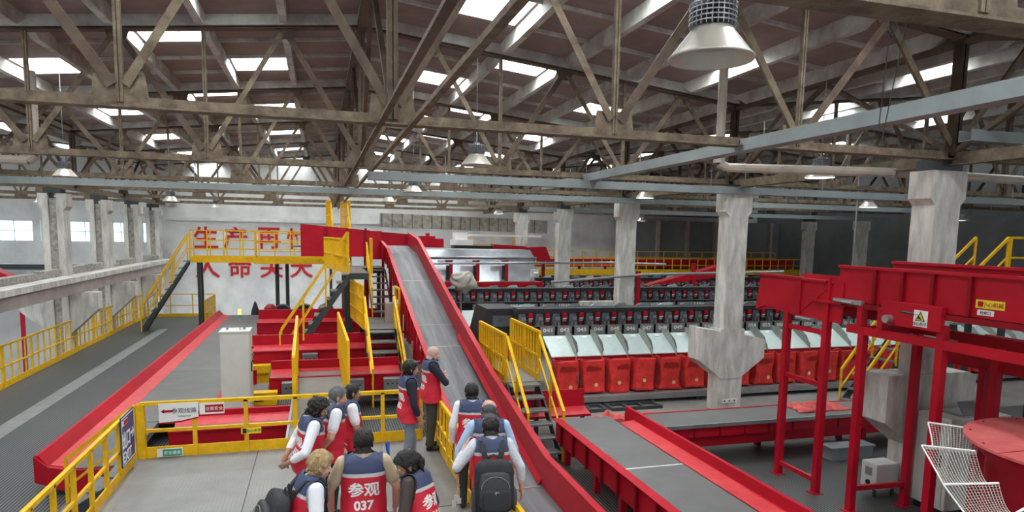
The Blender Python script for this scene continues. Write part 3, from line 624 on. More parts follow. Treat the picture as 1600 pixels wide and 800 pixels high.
# ================================================================ fences, stairs, walkways
PY = YEL
def fence(label, pts, h=1.05, step=1.1, rails=(.5, 1.0), toe=.14, tube=.045, bal=None, group='yellow guard rails', m_=PY, posts=None, name='guard_rail'):
    """one welded run of railing along base points pts"""
    P = [Vector(p) for p in pts]; c = sum(P, Vector()) / len(P); c.z = min(p.z for p in P)
    t = thing(name, label, 'railing', c, group)
    for k, r in enumerate(rails):
        m = MB()
        for a, b in zip(P, P[1:]):
            m.bar(a + Vector((0, 0, h * r)), b + Vector((0, 0, h * r)), tube if r == 1 else tube * .8)
        m.build('top_rail' if r == max(rails) else 'mid_rail', m_, t)
    if toe:
        m = MB()
        for a, b in zip(P, P[1:]): m.bar(a + Vector((0, 0, toe / 2)), b + Vector((0, 0, toe / 2)), .02, toe)
        m.build('toe_board', m_, t)
    for a, b in zip(P, P[1:]):
        n = max(1, round((b - a).length / step))
        for i in range(n + 1):
            if i == n and not (b - P[-1]).length < 1e-6: continue
            q = a + (b - a) * i / n; m = MB(); m.bar(q, q + Vector((0, 0, h)), tube, tube, (0, 1, 0)); m.build('post', m_, t)
        if bal:
            k = max(1, round((b - a).length / bal))
            for i in range(1, k):
                q = a + (b - a) * i / k; m = MB(); m.bar(q + Vector((0, 0, toe or .05)), q + Vector((0, 0, h)), tube * .7, tube * .7, (0, 1, 0)); m.build('baluster', m_, t)
    return t
def stair(label, foot, dirv, width, rise, run, n, rail_h=1.0, sides=(-1, 1), group='steel stairs', strm=DKST, treadm=TREAD, mid=True, name='stairs', top_ext=0, thick=.2):
    foot = Vector(foot); d = Vector((dirv[0], dirv[1], 0)).normalized(); sd = Vector((d.y, -d.x, 0))
    t = thing(name, label, 'stairs', foot, group)
    top = foot + d * run + Vector((0, 0, rise))
    for s in (-1, 1):
        m = MB(); o = sd * (s * width / 2); m.slab([foot + o, foot + o + d * .12, top + o + Vector((0, 0, -thick)), top + o, foot + o + Vector((0, 0, thick * .9))], sd * (.03 * s)); m.build('stringer', strm, t)
    for i in range(n):
        c = foot + d * (run * (i + .5) / n) + Vector((0, 0, rise * (i + 1) / n - .02)); g = run / n * .5 + .02
        m = MB(); a = sd * (width / 2); m.slab([c - d * g - a, c + d * g - a, c + d * g + a, c - d * g + a], (0, 0, -.035)); m.build('tread', treadm, t)
    for s in sides:
        o = sd * (s * (width / 2 + .03)); up = Vector((0, 0, rail_h)); k = max(1, round(Vector((run, 0, rise)).length / 1.3))
        m = MB(); m.bar(foot + o + up, top + o + up, .058); h = m.build('handrail', PY, t)
        if mid:
            m = MB(); m.bar(foot + o + up * .5, top + o + up * .5, .035); m.build('mid_rail', PY, t)
        for i in range(k + 1):
            q = foot + (top - foot) * i / k + o; m = MB(); m.bar(q, q + up, .045, .045, (d.x, d.y, 0)); m.build('post', PY, t)
    return t
# ---- visitors' platform
t = thing('visitor_platform', 'grey checker plate platform under the group of visitors', 'platform', (-.4, 8, DECK))
m = MB(); m.box(-2.78, 1.98, 2.5, 11.2, -.08, 0); m.build('deck_plate', PLATE, t)
m = MB()
for x in (-1.0, .6): m.box(x, x + .012, 2.5, 11.2, 0, .003)
for y in (5.0, 8.2): m.box(-2.78, 1.98, y, y + .012, 0, .003)
m.build('plate_joint', DARK, t)
m = MB(); m.box(-2.78, 1.98, 11.14, 11.2, -.26, -.08); m.box(-2.78, -2.72, 2.5, 11.2, -.26, -.08); m.box(1.92, 1.98, 2.5, 11.2, -.26, -.08); m.build('edge_beam', YEL, t)
for x in (-2.7, -.4, 1.9):
    for y in (3.5, 7.3, 11.1):
        m = MB(); m.bar((x, y, DECK), (x, y, -.08), .12, .12, (0, 1, 0)); m.build('leg', DKST, t)
H = .86
f1 = fence('yellow guard rail along the far edge of the visitor platform', [(-2.68, 11.12, 0), (.35, 11.12, 0), (1.65, 11.12, 0)], H, .78, toe=.17, tube=.06)
m = MB(); m.bar((-2.68, 11.12, 0), (-2.68, 11.12, H), .11, .11, (0, 1, 0)); m.build('corner_post', YEL, f1)
fence('yellow guard rail with the blue exit sign on the platform left edge', [(-2.74, 10.75, 0), (-2.74, 6.0, 0)], .84, .62, toe=.14, tube=.05)
fence('yellow guard rail with close balusters between the platform and the incline', [(1.86, 11.0, 0), (1.9, 4.5, 0)], .82, 1.2, toe=.17, tube=.05, bal=.3)
stair('short stairs leading down to the left from the platform exit beside the blue sign', (-3.72, 10.78, DECK), (1, 0), .62, .78, .95, 4, .86, sides=(-1,))
# EXIT sign
t = thing('exit_sign', 'blue exit sign with white arrow hung on the left railing', 'sign', (-2.78, 10.35, .2))
sx = -2.695; y0, y1, z0, z1 = 10.08, 10.75, .2, .92
m = MB(); m.box(sx, sx + .015, y0, y1, z0, z1); m.build('panel', BLUE, t)
fr, fu = (0, 1, 0), (0, 0, 1); fx = sx + .017
m = MB()
for a in ((y0 + .02, y1 - .02, z1 - .03, z1 - .02), (y0 + .02, y1 - .02, z0 + .02, z0 + .03), (y0 + .02, y0 + .03, z0 + .02, z1 - .02), (y1 - .03, y1 - .02, z0 + .02, z1 - .02)): m.box(fx - .002, fx + .002, *a)
m.build('border', SIGNW, t)
m = MB(); lettering(m, '出口', .3, (fx, 10.3, .57), fr, fu, .004, bold=.006, height=.25, width=.37); m.build('chinese_lettering', SIGNW, t)
m = MB(); lettering(m, 'EXIT', .2, (fx, 10.33, .33), fr, fu, .004, bold=.003, height=.15); m.build('english_lettering', SIGNW, t)
m = MB(); m.box(fx - .002, fx + .002, 10.52, 10.66, .565, .6); m.slab([(fx - .002, 10.62, .5), (fx - .002, 10.71, .58), (fx - .002, 10.62, .66), (fx - .002, 10.6, .64), (fx - .002, 10.66, .58), (fx - .002, 10.6, .52)], (.004, 0, 0)); m.build('arrow', SIGNW, t)
m = MB(); m.box(fx - .002, fx + .001, 10.12, 10.4, .78, .86); l = m.build('logo_strip', SIGNW, t)
m = MB(); m.box(fx, fx + .003, 10.2, 10.39, .79, .85); m.build('red_logo', RED, l)
# small signs on the front rail
fy = 11.08
t = thing('route_sign', 'small white notice with red wording on the platform front rail', 'sign', (-2.1, fy, .6))
m = MB(); m.slab([(-2.42, fy - .01, .86), (-1.86, fy - .01, .86), (-1.86, fy - .01, .63), (-2.1, fy - .01, .58), (-2.42, fy - .01, .56)], (0, .012, 0)); m.build('panel', SIGNW, t)
m = MB(); lettering(m, '参观线路', .09, (-2.06, fy - .012, .74), (1, 0, 0), (0, 0, 1), .003); m.build('lettering', BLACK, t)
m = MB(); lettering(m, 'Visiting route', .035, (-2.06, fy - .012, .65), (1, 0, 0), (0, 0, 1), .003); m.build('small_lettering', BLACK, t)
m = MB(); m.box(-2.36, -2.22, fy - .013, fy - .01, .72, .755); m.slab([(-2.39, fy - .013, .737), (-2.34, fy - .013, .77), (-2.34, fy - .013, .705)], (0, .003, 0)); m.build('red_arrow', RED, t)
m = MB(); m.slab([(-2.42, fy - .013, .56), (-2.1, fy - .013, .58), (-1.86, fy - .013, .63), (-1.86, fy - .013, .61), (-2.1, fy - .013, .555), (-2.42, fy - .013, .54)], (0, .012, 0)); m.build('red_edge', RED, t)
t = thing('notice_plate', 'small white and red notice right of the route sign', 'sign', (-1.66, fy, .7))
m = MB(); m.box(-1.84, -1.48, fy - .01, fy, .66, .84); m.build('panel', SIGNW, t)
m = MB(); m.box(-1.76, -1.49, fy - .013, fy - .01, .69, .81); b = m.build('red_field', RED, t)
m = MB(); lettering(m, '注意安全', .065, (-1.625, fy - .015, .75), (1, 0, 0), (0, 0, 1), .003); m.build('lettering', SIGNW, b)
t = thing('green_label', 'green and white label on the yellow toe board', 'sign', (-2.3, fy, .02))
m = MB(); m.box(-2.46, -2.1, fy - .03, fy - .02, .02, .15); m.build('panel', SIGNW, t)
m = MB(); m.box(-2.38, -2.11, fy - .033, fy - .03, .03, .14); b = m.build('green_field', GREEN, t)
m = MB(); lettering(m, '安全通道', .06, (-2.245, fy - .035, .085), (1, 0, 0), (0, 0, 1), .003); m.build('lettering', SIGNW, b)
t = thing('yellow_label', 'yellow warning label under the middle rail of the platform fence', 'sign', (-1.1, fy, .3))
m = MB(); m.box(-1.24, -.94, fy - .01, fy, .3, .4); m.build('panel', YELL, t)
m = MB(); lettering(m, '当心夹手', .055, (-1.05, fy - .012, .35), (1, 0, 0), (0, 0, 1), .003); m.box(-1.22, -1.16, fy - .013, fy - .01, .31, .39); m.build('lettering', BLACK, t)
# ---- left deck fence
fence('long yellow fence with thin balusters along the left deck edge', [(-8.2, 11.0, DECK), (-8.2, 35.7, DECK)], 1.15, 1.85, toe=.17, tube=.05, bal=.46)
fence('yellow fence across the far end of the left deck', [(-8.1, 35.9, DECK), (-5.1, 35.9, DECK)], 1.12, 1.0, toe=.16)
fence('short yellow fence at the gutter end below the wall lettering', [(-5.05, 35.8, DECK), (-5.05, 32.6, DECK)], 1.12, 1.2, toe=.2, bal=.3)
# left stair up to the upper walkway
UPZ = 2.22
stair('left yellow railed stairs climbing from the deck to the upper walkway', (-7.25, 31.2, DECK), (1, .06), .8, UPZ - DECK, 1.85, 10, 1.1)
t = thing('upper_walkway', 'yellow edged upper walkway before the wall lettering', 'platform', (-2.3, 32.4, UPZ - .2))
m = MB(); m.box(-5.5, 1.3, 32.3, 33.2, UPZ - .05, UPZ); m.box(-2.75, .8, 31.25, 32.3, UPZ - .05, UPZ); m.build('deck_plate', PLATE, t)
m = MB(); m.box(-2.75, .8, 31.22, 31.25, UPZ - .15, UPZ + .12); m.box(-2.78, -2.75, 31.22, 32.3, UPZ - .15, UPZ + .12); m.build('edge_beam', YEL, t)
m = MB(); m.box(-5.5, 1.3, 32.27, 32.3, UPZ - .15, UPZ + .13); m.box(-5.5, 1.3, 33.2, 33.23, UPZ - .15, UPZ + .13); m.build('edge_beam', YEL, t)
for x in (-5.2, -1.9, -1.45, 1.1):
    for y in (32.4, 33.1):
        m = MB(); m.bar((x, y, DECK), (x, y, UPZ - .05), .13, .13, (0, 1, 0)); m.build('leg', DKST, t)
fence('yellow railing on the near left half of the upper walkway', [(-5.5, 32.32, UPZ), (-2.75, 32.32, UPZ)], 1.28, .74, (.35, .66, 1.0), toe=0)
fence('yellow railing on the near right half of the upper walkway', [(-2.72, 31.3, UPZ), (.6, 31.3, UPZ)], 1.2, .74, (.33, .66, 1.0), toe=0)
fence('yellow railing on the far side of the upper walkway', [(-5.5, 33.18, UPZ), (.8, 33.18, UPZ)], 1.28, .74, (.35, .66, 1.0), toe=0)
fence('yellow cross railing at the kink of the upper walkway', [(-2.75, 32.25, UPZ), (-2.72, 31.35, UPZ)], 1.25, .4, (.2, .5, 1.0), toe=.3, bal=.12)
# ---- gangway from the platform
t = thing('gangway', 'flat grey gangway plate leading away from the platform', 'platform', (0, 14.7, -.1))
m = MB(); m.box(-.56, .5, 11.25, 18.3, -.06, 0); m.build('deck_plate', PLATE, t)
m = MB(); m.box(-.6, -.56, 11.25, 18.3, -.14, .03); m.box(.5, .54, 11.25, 18.3, -.14, .03); m.build('edge_beam', STEEL, t)
for y in (12.5, 16.2, 18.1):
    for x in (-.5, .45):
        m = MB(); m.bar((x, y, DECK), (x, y, -.06), .1, .1, (0, 1, 0)); m.build('leg', DKST, t)
fence('yellow fence along the left side of the gangway', [(-.47, 12.3, 0), (-.585, 18.2, 0)], 1.3, 1.4, toe=.15, tube=.06, bal=.5)
fence('yellow panel fence along the right side of the gangway', [(.53, 13.3, 0), (.47, 18.2, 0)], 1.38, 2.4, toe=.15, tube=.055, bal=.1)
# ---- steep dark stairs to the right, and the main stairs in three flights
stair('steep dark green stairs rising to the right behind the gangway', (-1.15, 20.9, DECK + .1), (1, 0), .8, 3.0, 2.0, 12, 1.25, thick=.26)
t = thing('stair_landing', 'upper stair landing at the head of the steep dark stairs', 'platform', (1.4, 22.5, 2.1))
m = MB(); m.box(.86, 1.5, 21.4, 26.2, UPZ - .02, UPZ + .04); m.box(1.5, 2.3, 24.6, 26.2, UPZ - .02, UPZ + .04); m.build('deck_plate', PLATE, t)
m = MB(); m.box(.86, 1.5, 21.36, 21.4, UPZ - .16, UPZ + .04); m.box(1.5, 2.3, 24.56, 24.6, UPZ - .16, UPZ + .04); m.build('edge_beam', DKST, t)
for x, y in ((.95, 22.2), (.95, 24.8), (2.2, 25.9), (.95, 25.9)):
    m = MB(); m.bar((x, y, DECK), (x, y, UPZ - .05), .14, .14, (0, 1, 0)); m.build('leg', DKST, t)
fence('yellow close baluster fence at the head of the steep stairs', [(1.62, 21.6, UPZ), (1.78, 24.5, UPZ)], 1.1, 1.9, toe=.2, tube=.06, bal=.2)
fence('yellow fence on the left of the upper landing', [(.2, 25.8, UPZ), (.86, 21.4, UPZ)], 1.1, 2.2, toe=.2, tube=.06, bal=.25)
stair('lower flight of the main stairs beside the incline conveyor', (1.66, 16.4, DECK), (0, 1), .78, 1.55, 2.9, 7, .95, mid=True)
t = thing('stair_landing', 'grey middle landing between the main stair flights', 'platform', (1.75, 20.6, .5))
m = MB(); m.box(1.25, 2.25, 19.3, 22.0, .7, .76); m.build('deck_plate', PLATE, t)
m = MB(); m.box(1.25, 2.25, 19.27, 19.3, .5, .76); m.build('edge_beam', DKST, t)
for x in (1.3, 2.2):
    for y in (19.4, 21.9):
        m = MB(); m.bar((x, y, DECK), (x, y, .7), .1, .1, (0, 1, 0)); m.build('leg', DKST, t)
fence('yellow ribbed fence on the left of the middle landing', [(1.2, 19.35, .76), (.93, 22.6, .76)], 1.25, 1.5, (.35, .7, 1), toe=.15, tube=.06, bal=.17)
fence('short yellow fence between the middle landing and the incline', [(2.24, 19.4, .76), (2.24, 20.4, .76)], 1.15, 1.2, toe=0, tube=.06)
stair('middle flight of the main stairs up to the upper landing', (2.0, 22.0, .76), (0, 1), .62, 1.46, 2.6, 7, .95, sides=(-1,), mid=True)
stair('top flight of stairs climbing to the roof level between tall yellow rails', (.86, 26.3, UPZ), (0, 1), .62, 1.4, 3.2, 7, 1.15, mid=True)
t = thing('top_landing', 'small high landing at the head of the top stairs', 'platform', (.86, 30, 3.5))
m = MB(); m.box(.45, 1.3, 29.5, 31.2, 3.56, 3.62); m.build('deck_plate', PLATE, t)
for x in (.5, 1.25):
    m = MB(); m.bar((x, 31.1, DECK), (x, 31.1, 3.56), .12, .12, (0, 1, 0)); m.build('leg', DKST, t)
fence('tall yellow fence on the left of the top landing', [(.5, 29.4, 3.62), (.34, 31.2, 3.62)], 1.25, .8, toe=.2, bal=.2)
fence('tall yellow fence on the right of the top landing', [(1.3, 29.4, 3.62), (.98, 31.2, 3.62)], 1.25, .8, toe=.2, bal=.2)
# ---- ladder stairs right of the incline
stair('steep yellow railed ladder stairs right of the incline conveyor', (4.12, 11.6, DECK), (0, 1), .66, 1.25, 1.55, 6, .98, mid=True)
t = thing('ladder_landing', 'small grey landing at the head of the right ladder stairs', 'platform', (4.1, 14.3, .3))
m = MB(); m.box(3.7, 4.6, 13.15, 15.4, .39, .45); m.build('deck_plate', PLATE, t)
for x in (3.75, 4.5):
    for y in (13.3, 15.3):
        m = MB(); m.bar((x, y, DECK), (x, y, .39), .08, .08, (0, 1, 0)); m.build('leg', DKST, t)
fence('orange yellow fence on the left of the ladder landing', [(3.75, 13.2, .45), (3.72, 15.4, .45)], 1.0, 1.1, toe=.13, tube=.055, bal=.2)
fence('orange yellow fence on the right of the ladder landing', [(4.5, 13.2, .45), (4.5, 15.4, .45)], 1.05, 1.1, toe=.13, tube=.055, bal=.2)
# right hand stairs and far walkways
stair('yellow railed stairs leading up at the right edge behind the column', (15.3, 12.9, 1.6), (1, 0), .8, 1.1, 1.3, 6, 1.0)
stair('lower yellow railed stairs seen between the red posts', (13.1, 13.5, DECK), (1, 0), .7, 2.4, 1.9, 9, 1.0)
t = thing('side_platform', 'grey platform on posts carrying the yellow stairs at the right edge', 'platform', (16.5, 13.1, DECK))
m = MB(); m.box(14.95, 15.35, 12.4, 13.9, 1.54, 1.6); m.box(16.6, 20.5, 12.4, 13.5, 2.64, 2.7); m.build('deck_plate', PLATE, t)
for x, y, z in ((15.1, 12.5, 1.54), (15.1, 13.8, 1.54), (16.7, 12.5, 2.64), (16.7, 13.4, 2.64), (20.3, 12.5, 2.64), (20.3, 13.4, 2.64)):
    m = MB(); m.bar((x, y, DECK), (x, y, z), .12, .12, (0, 1, 0)); m.build('leg', DKST, t)
fence('yellow railing along the platform at the right picture edge', [(16.65, 12.45, 2.7), (20.4, 12.45, 2.7)], 1.0, .75, toe=.14, tube=.06)
t = thing('far_walkway', 'long yellow edged walkway behind the sorter', 'platform', (18, 34, 1.4))
m = MB(); m.box(8.5, 29, 34, 35, 1.5, 1.56); m.build('deck_plate', PLATE, t)
m = MB(); m.box(8.5, 29, 33.95, 34, 1.4, 1.72); m.build('edge_beam', YEL, t)
for i in range(8):
    m = MB(); m.bar((8.6 + i * 2.9, 34.1, DECK), (8.6 + i * 2.9, 34.1, 1.5), .12, .12, (0, 1, 0)); m.build('leg', DKST, t)
fence('long yellow railing on the walkway behind the sorter', [(8.5, 34.0, 1.56), (29, 34.0, 1.56)], .78, .55, toe=0)
fence('farther yellow railing behind the red line at the back', [(8.0, 37.2, 1.95), (29, 37.2, 1.95)], .7, .9, toe=0)
m = MB(); m.box(8.0, 29, 37.25, 38, 1.75, 1.95); 
for i in range(8): m.bar((8.2 + i * 2.9, 37.4, DECK), (8.2 + i * 2.9, 37.4, 1.8), .12)
single(m, 'rear_gantry', DRED, 'long dark red gantry deck along the back right', 'gantry')
# ================================================================ parcel sorter behind the right columns
def nth(i): return ORD[i] if i < len(ORD) else 'far'
t = thing('bag_bench', 'long low grey bench carrying the red mail bags', 'bench', (14, 15.8, DECK))
m = MB(); m.box(5.5, 24, 15.35, 16.35, -.62, -.56); m.box(5.5, 24, 15.33, 15.37, -.7, -.55); m.build('bench_top', GREYP, t)
for i in range(14):
    for y in (15.45, 16.2):
        x = 5.7 + i * 1.38; m = MB(); m.bar((x, y, DECK), (x, y, -.62), .12, .12, (0, 1, 0)); m.build('leg', DKST, t)
# red mail bags
def bag_mesh(seed):
    rnd = random.Random(seed); m = MB(); nx, nz = 40, 16; vs = []
    ph = [rnd.uniform(0, 6.28) for _ in range(6)]; lean = rnd.uniform(-.05, .05); sag = rnd.uniform(.02, .1)
    for k in range(nz + 1):
        f = k / nz; z = .93 * f
        for i in range(nx):
            a = 2 * PI * i / nx; c, s = math.cos(a), math.sin(a); e = .38
            x = .33 * math.copysign(abs(c) ** e, c); y = .27 * math.copysign(abs(s) ** e, s)
            k_ = 1 - .12 * (1 - f) ** 2 - .07 * math.sin(PI * f) + (.1 * max(0, .18 - f) / .18 if f < .18 else 0)
            w_ = .035 * (1 - f * .8) * math.sin(3 * a + ph[0] + 5 * f) + .022 * math.sin(7 * a + ph[1] - 7 * f) * (1 - f) + .02 * math.sin(9 * f + ph[2] + 2 * a) * (1 - f)
            r = k_ + w_ * 1.6
            vs.append((x * r + lean * (1 - f), y * r - .05 * (1 - f) * math.sin(2 * a + ph[3]), z + (sag * (.5 + .5 * math.sin(a + ph[4])) * (1 - f) ** 2 * .6) + .012 * math.sin(2 * a + ph[5]) * f))
    fs = [(k * nx + i, k * nx + (i + 1) % nx, (k + 1) * nx + (i + 1) % nx, (k + 1) * nx + i) for k in range(nz) for i in range(nx)]
    fs.append(tuple(range(nx - 1, -1, -1)))
    n = len(vs)                                                    # inner lip so the bag reads open
    for i in range(nx): v = vs[nz * nx + i]; vs.append((v[0] * .95, v[1] * .95, v[2] - .01))
    for i in range(nx): v = vs[nz * nx + i]; vs.append((v[0] * .9, v[1] * .9, v[2] - .3))
    fs += [(nz * nx + i, nz * nx + (i + 1) % nx, n + (i + 1) % nx, n + i) for i in range(nx)] + [(n + i, n + (i + 1) % nx, n + nx + (i + 1) % nx, n + nx + i) for i in range(nx)]
    fs.append(tuple(n + nx + i for i in range(nx)))
    return m.add(vs, fs)
EMB = mat('gold_emblem', (.78, .62, .22), .5)
bags = []
for k in range(4):
    t = thing('mail_bag', 'x', 'mail bag', (0, 0, 0), 'red mail bags on the grey bench')
    bag_mesh(k).build('bag_body', BAG, t, smooth=True)
    m = MB(); m.lathe((0, 0, 0), [(0, 0), (.05, 0), (.05, .006), (0, .006)], 14); R = Matrix.Rotation(PI / 2, 4, 'X'); m.v = [R @ v + Vector((.06 - .05 * k, -.315, .24 + .03 * k)) for v in m.v]; e = m.build('emblem', EMB, t)
    m = MB(); m.tube((-.32, -.25, .93), (.32, -.25, .93), .012, 6); m.tube((-.32, .25, .93), (.32, .25, .93), .012, 6); m.tube((-.32, -.25, .93), (-.32, .25, .93), .012, 6); m.tube((.32, -.25, .93), (.32, .25, .93), .012, 6); m.build('hanging_frame', DRED, t)
    bags.append(t)
for i in range(23):
    src = bags[i % 4]; t = src if i < 4 else copy_tree(src)
    x = 6.1 + i * .745; t.location = (x, 15.83, -.56); t.rotation_euler.z = [0, .05, -.06, .03, -.02][i % 5]
    t['label'] = '%s red cloth mail bag from the left in the long row on the bench' % nth(i)
# chutes
def make_chute():
    t = thing('sorting_chute', 'x', 'chute', (0, 0, 0), 'pale green sorting chutes above the bags')
    m = MB(); m.slab([(-.36, .75, .85), (-.36, .12, .5), (-.36, 0, .42), (-.36, 0, .38), (-.36, .12, .46), (-.36, .78, .8)], (.72, 0, 0)); m.build('slide', CHUTE, t)
    m = MB(); m.slab([(.3, .78, 1.0), (.3, .45, .97), (.3, -.04, .55), (.3, -.06, .36), (.3, .2, .42), (.3, .78, .74)], (.012, 0, 0)); m.build('divider', CHUTD, t)
    m = MB(); m.slab([(.312, .45, .95), (.312, .0, .52), (.315, .02, .44), (.44, .14, .52), (.46, .3, .72), (.38, .5, .92)], (.0, .01, .004)); m.build('fold', FOLDM, t)
    m = MB(); m.box(-.36, .36, -.03, .02, .33, .40); m.build('lip', DRED, t)
    m = MB(); m.slab([(0, .70, .825), (.16, .70, .825), (.16, .62, .78), (0, .62, .78)], (0, -.004, .007)); m.build('name_label', SIGNW, t)
    return t
ch = make_chute()
for i in range(23):
    t = ch if i == 0 else copy_tree(ch); t.location = (6.12 + i * .735, 15.9, 0)
    t['label'] = '%s pale green sorting chute from the left above the mail bags' % nth(i)
# number plates
PLT = mat('number_plate_grey', (.28, .29, .29), .45, .3, var=.15)
for i in range(36):
    x = 5.95 + i * .5; n = 41 + i
    t = thing('number_plate', 'grey panel painted %03d above the sorting chutes' % n, 'number plate', (x, 16.8, .84), 'numbered panels of the sorter')
    m = MB(); m.box(x - .21, x + .21, 16.8, 16.82, .84, 1.08); m.build('panel', PLT, t)
    m = MB(); lettering(m, '%03d' % n, .16, (x, 16.796, .98), (1, 0, 0), (0, 0, 1), .006, bold=.004, height=.11, width=.27); m.build('digits', SIGNW, t)
# carriages: dark units with a red cap
CARG = mat('carriage_grey', (.15, .18, .20), .4, .3, var=.4, vscale=6)
def make_carriage():
    t = thing('sorter_carriage', 'x', 'sorter unit', (0, 0, 0), 'dark sorter units with red caps')
    m = MB(); m.box(-.245, .245, .05, .5, 0, .36); m.box(-.245, .245, 0, .5, .36, .44); m.box(-.245, -.13, .0, .06, 0, .1); m.build('housing', DARK, t)
    m = MB(); m.slab([(-.2, -.01, 0), (.06, -.01, 0), (.03, .03, .34), (-.17, .03, .34)], (0, .03, 0)); m.build('front_panel', CARG, t)
    m = MB(); m.box(-.1, .02, -.03, 0, .16, .25); m.build('connector', GREYP, t)
    m = MB(); m.box(-.14, -.10, -.04, -.005, 0, .1); m.box(-.03, .01, -.04, -.005, 0, .1); m.build('bracket', STEEL, t)
    m = MB(); m.box(.1, .22, -.05, .06, .22, .36); m.build('red_cap', RED, t)
    m = MB(); m.box(.1, .22, -.054, -.048, .2, .222); m.build('white_strip', SIGNW, t)
    m = MB(); m.box(.11, .21, -.03, .05, .12, .2); m.build('sensor', GREYP, t)
    m = MB(); m.box(.11, .21, .0, .05, 0, .11); m.build('lower_cover', DRED, t)
    return t
cg = make_carriage(); first = True
for row, (y, z, x0, n, nm) in enumerate(((17.15, 1.05, 5.4, 36, 'nearest'), (22.9, 1.13, 4.6, 34, 'second'), (29.6, 1.05, 6.0, 36, 'third'), (33.0, .98, 9.0, 30, 'farthest'))):
    for i in range(n):
        t = cg if first else copy_tree(cg); first = False
        t.location = (x0 + i * .5, y, z)
        t['label'] = 'dark sorter unit with red cap, number %d from the left in the %s sorter row' % (i + 1, nm)
# sorter frames: body, rails, back shelf with pale wedge covers
def sframe(y, z, x0, x1, label, front=True):
    t = thing('sorter_line', label, 'sorter frame', ((x0 + x1) / 2, y + .8, DECK))
    m = MB(); m.box(x0, x1, y + .1, y + .6, z - .08, z); m.box(x0, x1, y + .02, y + .55, z + .44, z + .48); m.build('black_rail', DARK, t)
    m = MB(); m.box(x0, x1, y - .01, y + .02, z - .02, z + .01); m.box(x0, x1, y + .0, y + .04, z + .48, z + .5); m.build('steel_edge', STEEL, t)
    m = MB(); m.box(x0, x1, y + .6, y + 1.0, .2, z + .25); m.build('body', DARK, t)
    for i in range(int((x1 - x0) / 2) + 1):
        x = x0 + .1 + i * 2
        if x < x1:
            m = MB(); m.bar((x, y + .9, DECK), (x, y + .9, .2), .14, .14, (0, 1, 0)); m.build('leg', DKST, t)
    n = int((x1 - x0) / .74)
    for i in range(n):
        x = x0 + .3 + i * .74; m = MB(); m.slab([(x - .2, y + .5, z + .46), (x + .28, y + .5, z + .46), (x + .2, y + .5, z + .58), (x - .02, y + .5, z + .56)], (0, .2, -.04)); m.build('wedge_cover', GREYP if i % 3 else CHUTE, t)
    return t
sframe(17.15, 1.05, 5.2, 24, 'long black frame of the nearest sorter row')
sframe(22.9, 1.13, 4.3, 22, 'long black frame of the second sorter row')
sframe(29.6, 1.05, 5.8, 24.5, 'long black frame of the third sorter row')
# plates and slides of the second row
for i in range(26):
    x = 5.4 + i * .62; t = thing('number_plate', 'grey numbered panel below the second sorter row, %s from the left' % nth(i), 'number plate', (x, 22.4, .88), 'numbered panels of the second sorter row')
    m = MB(); m.box(x - .26, x + .26, 22.4, 22.42, .9, 1.1); m.build('panel', PLT, t)
    m = MB(); lettering(m, '%03d' % (96 + i), .16, (x, 22.396, 1.02), (1, 0, 0), (0, 0, 1), .006, bold=.004, height=.11, width=.3); m.build('digits', SIGNW, t)
for i in range(22):
    x = 4.9 + i * .74; t = thing('sorting_chute', '%s grey chute from the left below the second sorter row' % nth(i), 'chute', (x, 21.6, .3), 'grey chutes of the second sorter row')
    m = MB(); m.slab([(x - .36, 22.36, .9), (x - .36, 21.6, .45), (x - .36, 21.6, .42), (x - .36, 22.4, .87)], (.7, 0, 0)); m.build('slide', CHUTE if i < 3 else CHUTD, t)
    m = MB(); m.slab([(x + .33, 22.36, 1.0), (x + .33, 21.95, .95), (x + .33, 21.6, .6), (x + .33, 21.6, .45), (x + .33, 22.36, .9)], (.012, 0, 0)); m.build('divider', CHUTD, t)
    m = MB(); m.bar((x + .3, 21.9, DECK), (x + .3, 21.9, .58), .06); m.build('leg', DKST, t)
# dark machine end at the left of the sorter
t = thing('sorter_end', 'dark sloped machine end at the left of the nearest sorter row', 'sorter frame', (4.75, 18.3, DECK))
m = MB(); m.slab([(4.1, 17.6, .1), (5.3, 17.6, .1), (5.3, 17.6, 1.5), (4.45, 17.6, 1.5)], (0, 1.4, 0)); m.build('casing', DARK, t)
m = MB(); m.box(4.6, 5.2, 17.56, 17.6, 1.0, 1.3); m.build('panel', CARG, t)
for x in (4.3, 5.1):
    m = MB(); m.bar((x, 18.2, DECK), (x, 18.2, .1), .12); m.build('leg', DKST, t)
m = MB(); m.box(4.0, 5.2, 16.2, 16.3, .4, .9); m.bar((4.1, 16.25, DECK), (4.1, 16.25, .4), .08); m.bar((5.1, 16.25, DECK), (5.1, 16.25, .4), .08)
single(m, 'red_screen', RED, 'red panel behind the orange yellow landing fence', 'panel')
# ---------------------------------------------------------------- shiny hood
t = thing('steel_hood', 'shiny galvanised hood with red C-shaped brackets behind the incline', 'machine hood', (6.1, 26, DECK))
HOOD = mat('shiny_hood_sheet', (.70, .74, .78), .28, .85, var=.35, vscale=1.3, bump=.25, bscale=3)
m = MB(); m.slab([(3.8, 24.9, 1.72), (8.2, 24.9, 1.72), (8.3, 25.3, 2.62), (4.0, 25.3, 2.62)], (0, .03, .02)); m.build('front_sheet', HOOD, t)
m = MB(); m.slab([(4.0, 25.32, 2.62), (8.3, 25.32, 2.62), (8.25, 25.7, 2.92), (4.0, 25.7, 2.92)], (0, .02, .02)); m.box(4.0, 8.25, 25.7, 27.0, 2.90, 2.94); m.build('top_sheet', HOOD, t)
m = MB(); m.slab([(8.2, 24.9, 1.72), (8.3, 25.3, 2.62), (8.25, 25.7, 2.92), (8.25, 27, 2.92), (8.25, 27, 1.72)], (.03, 0, 0)); m.build('end_sheet', GREYP, t)
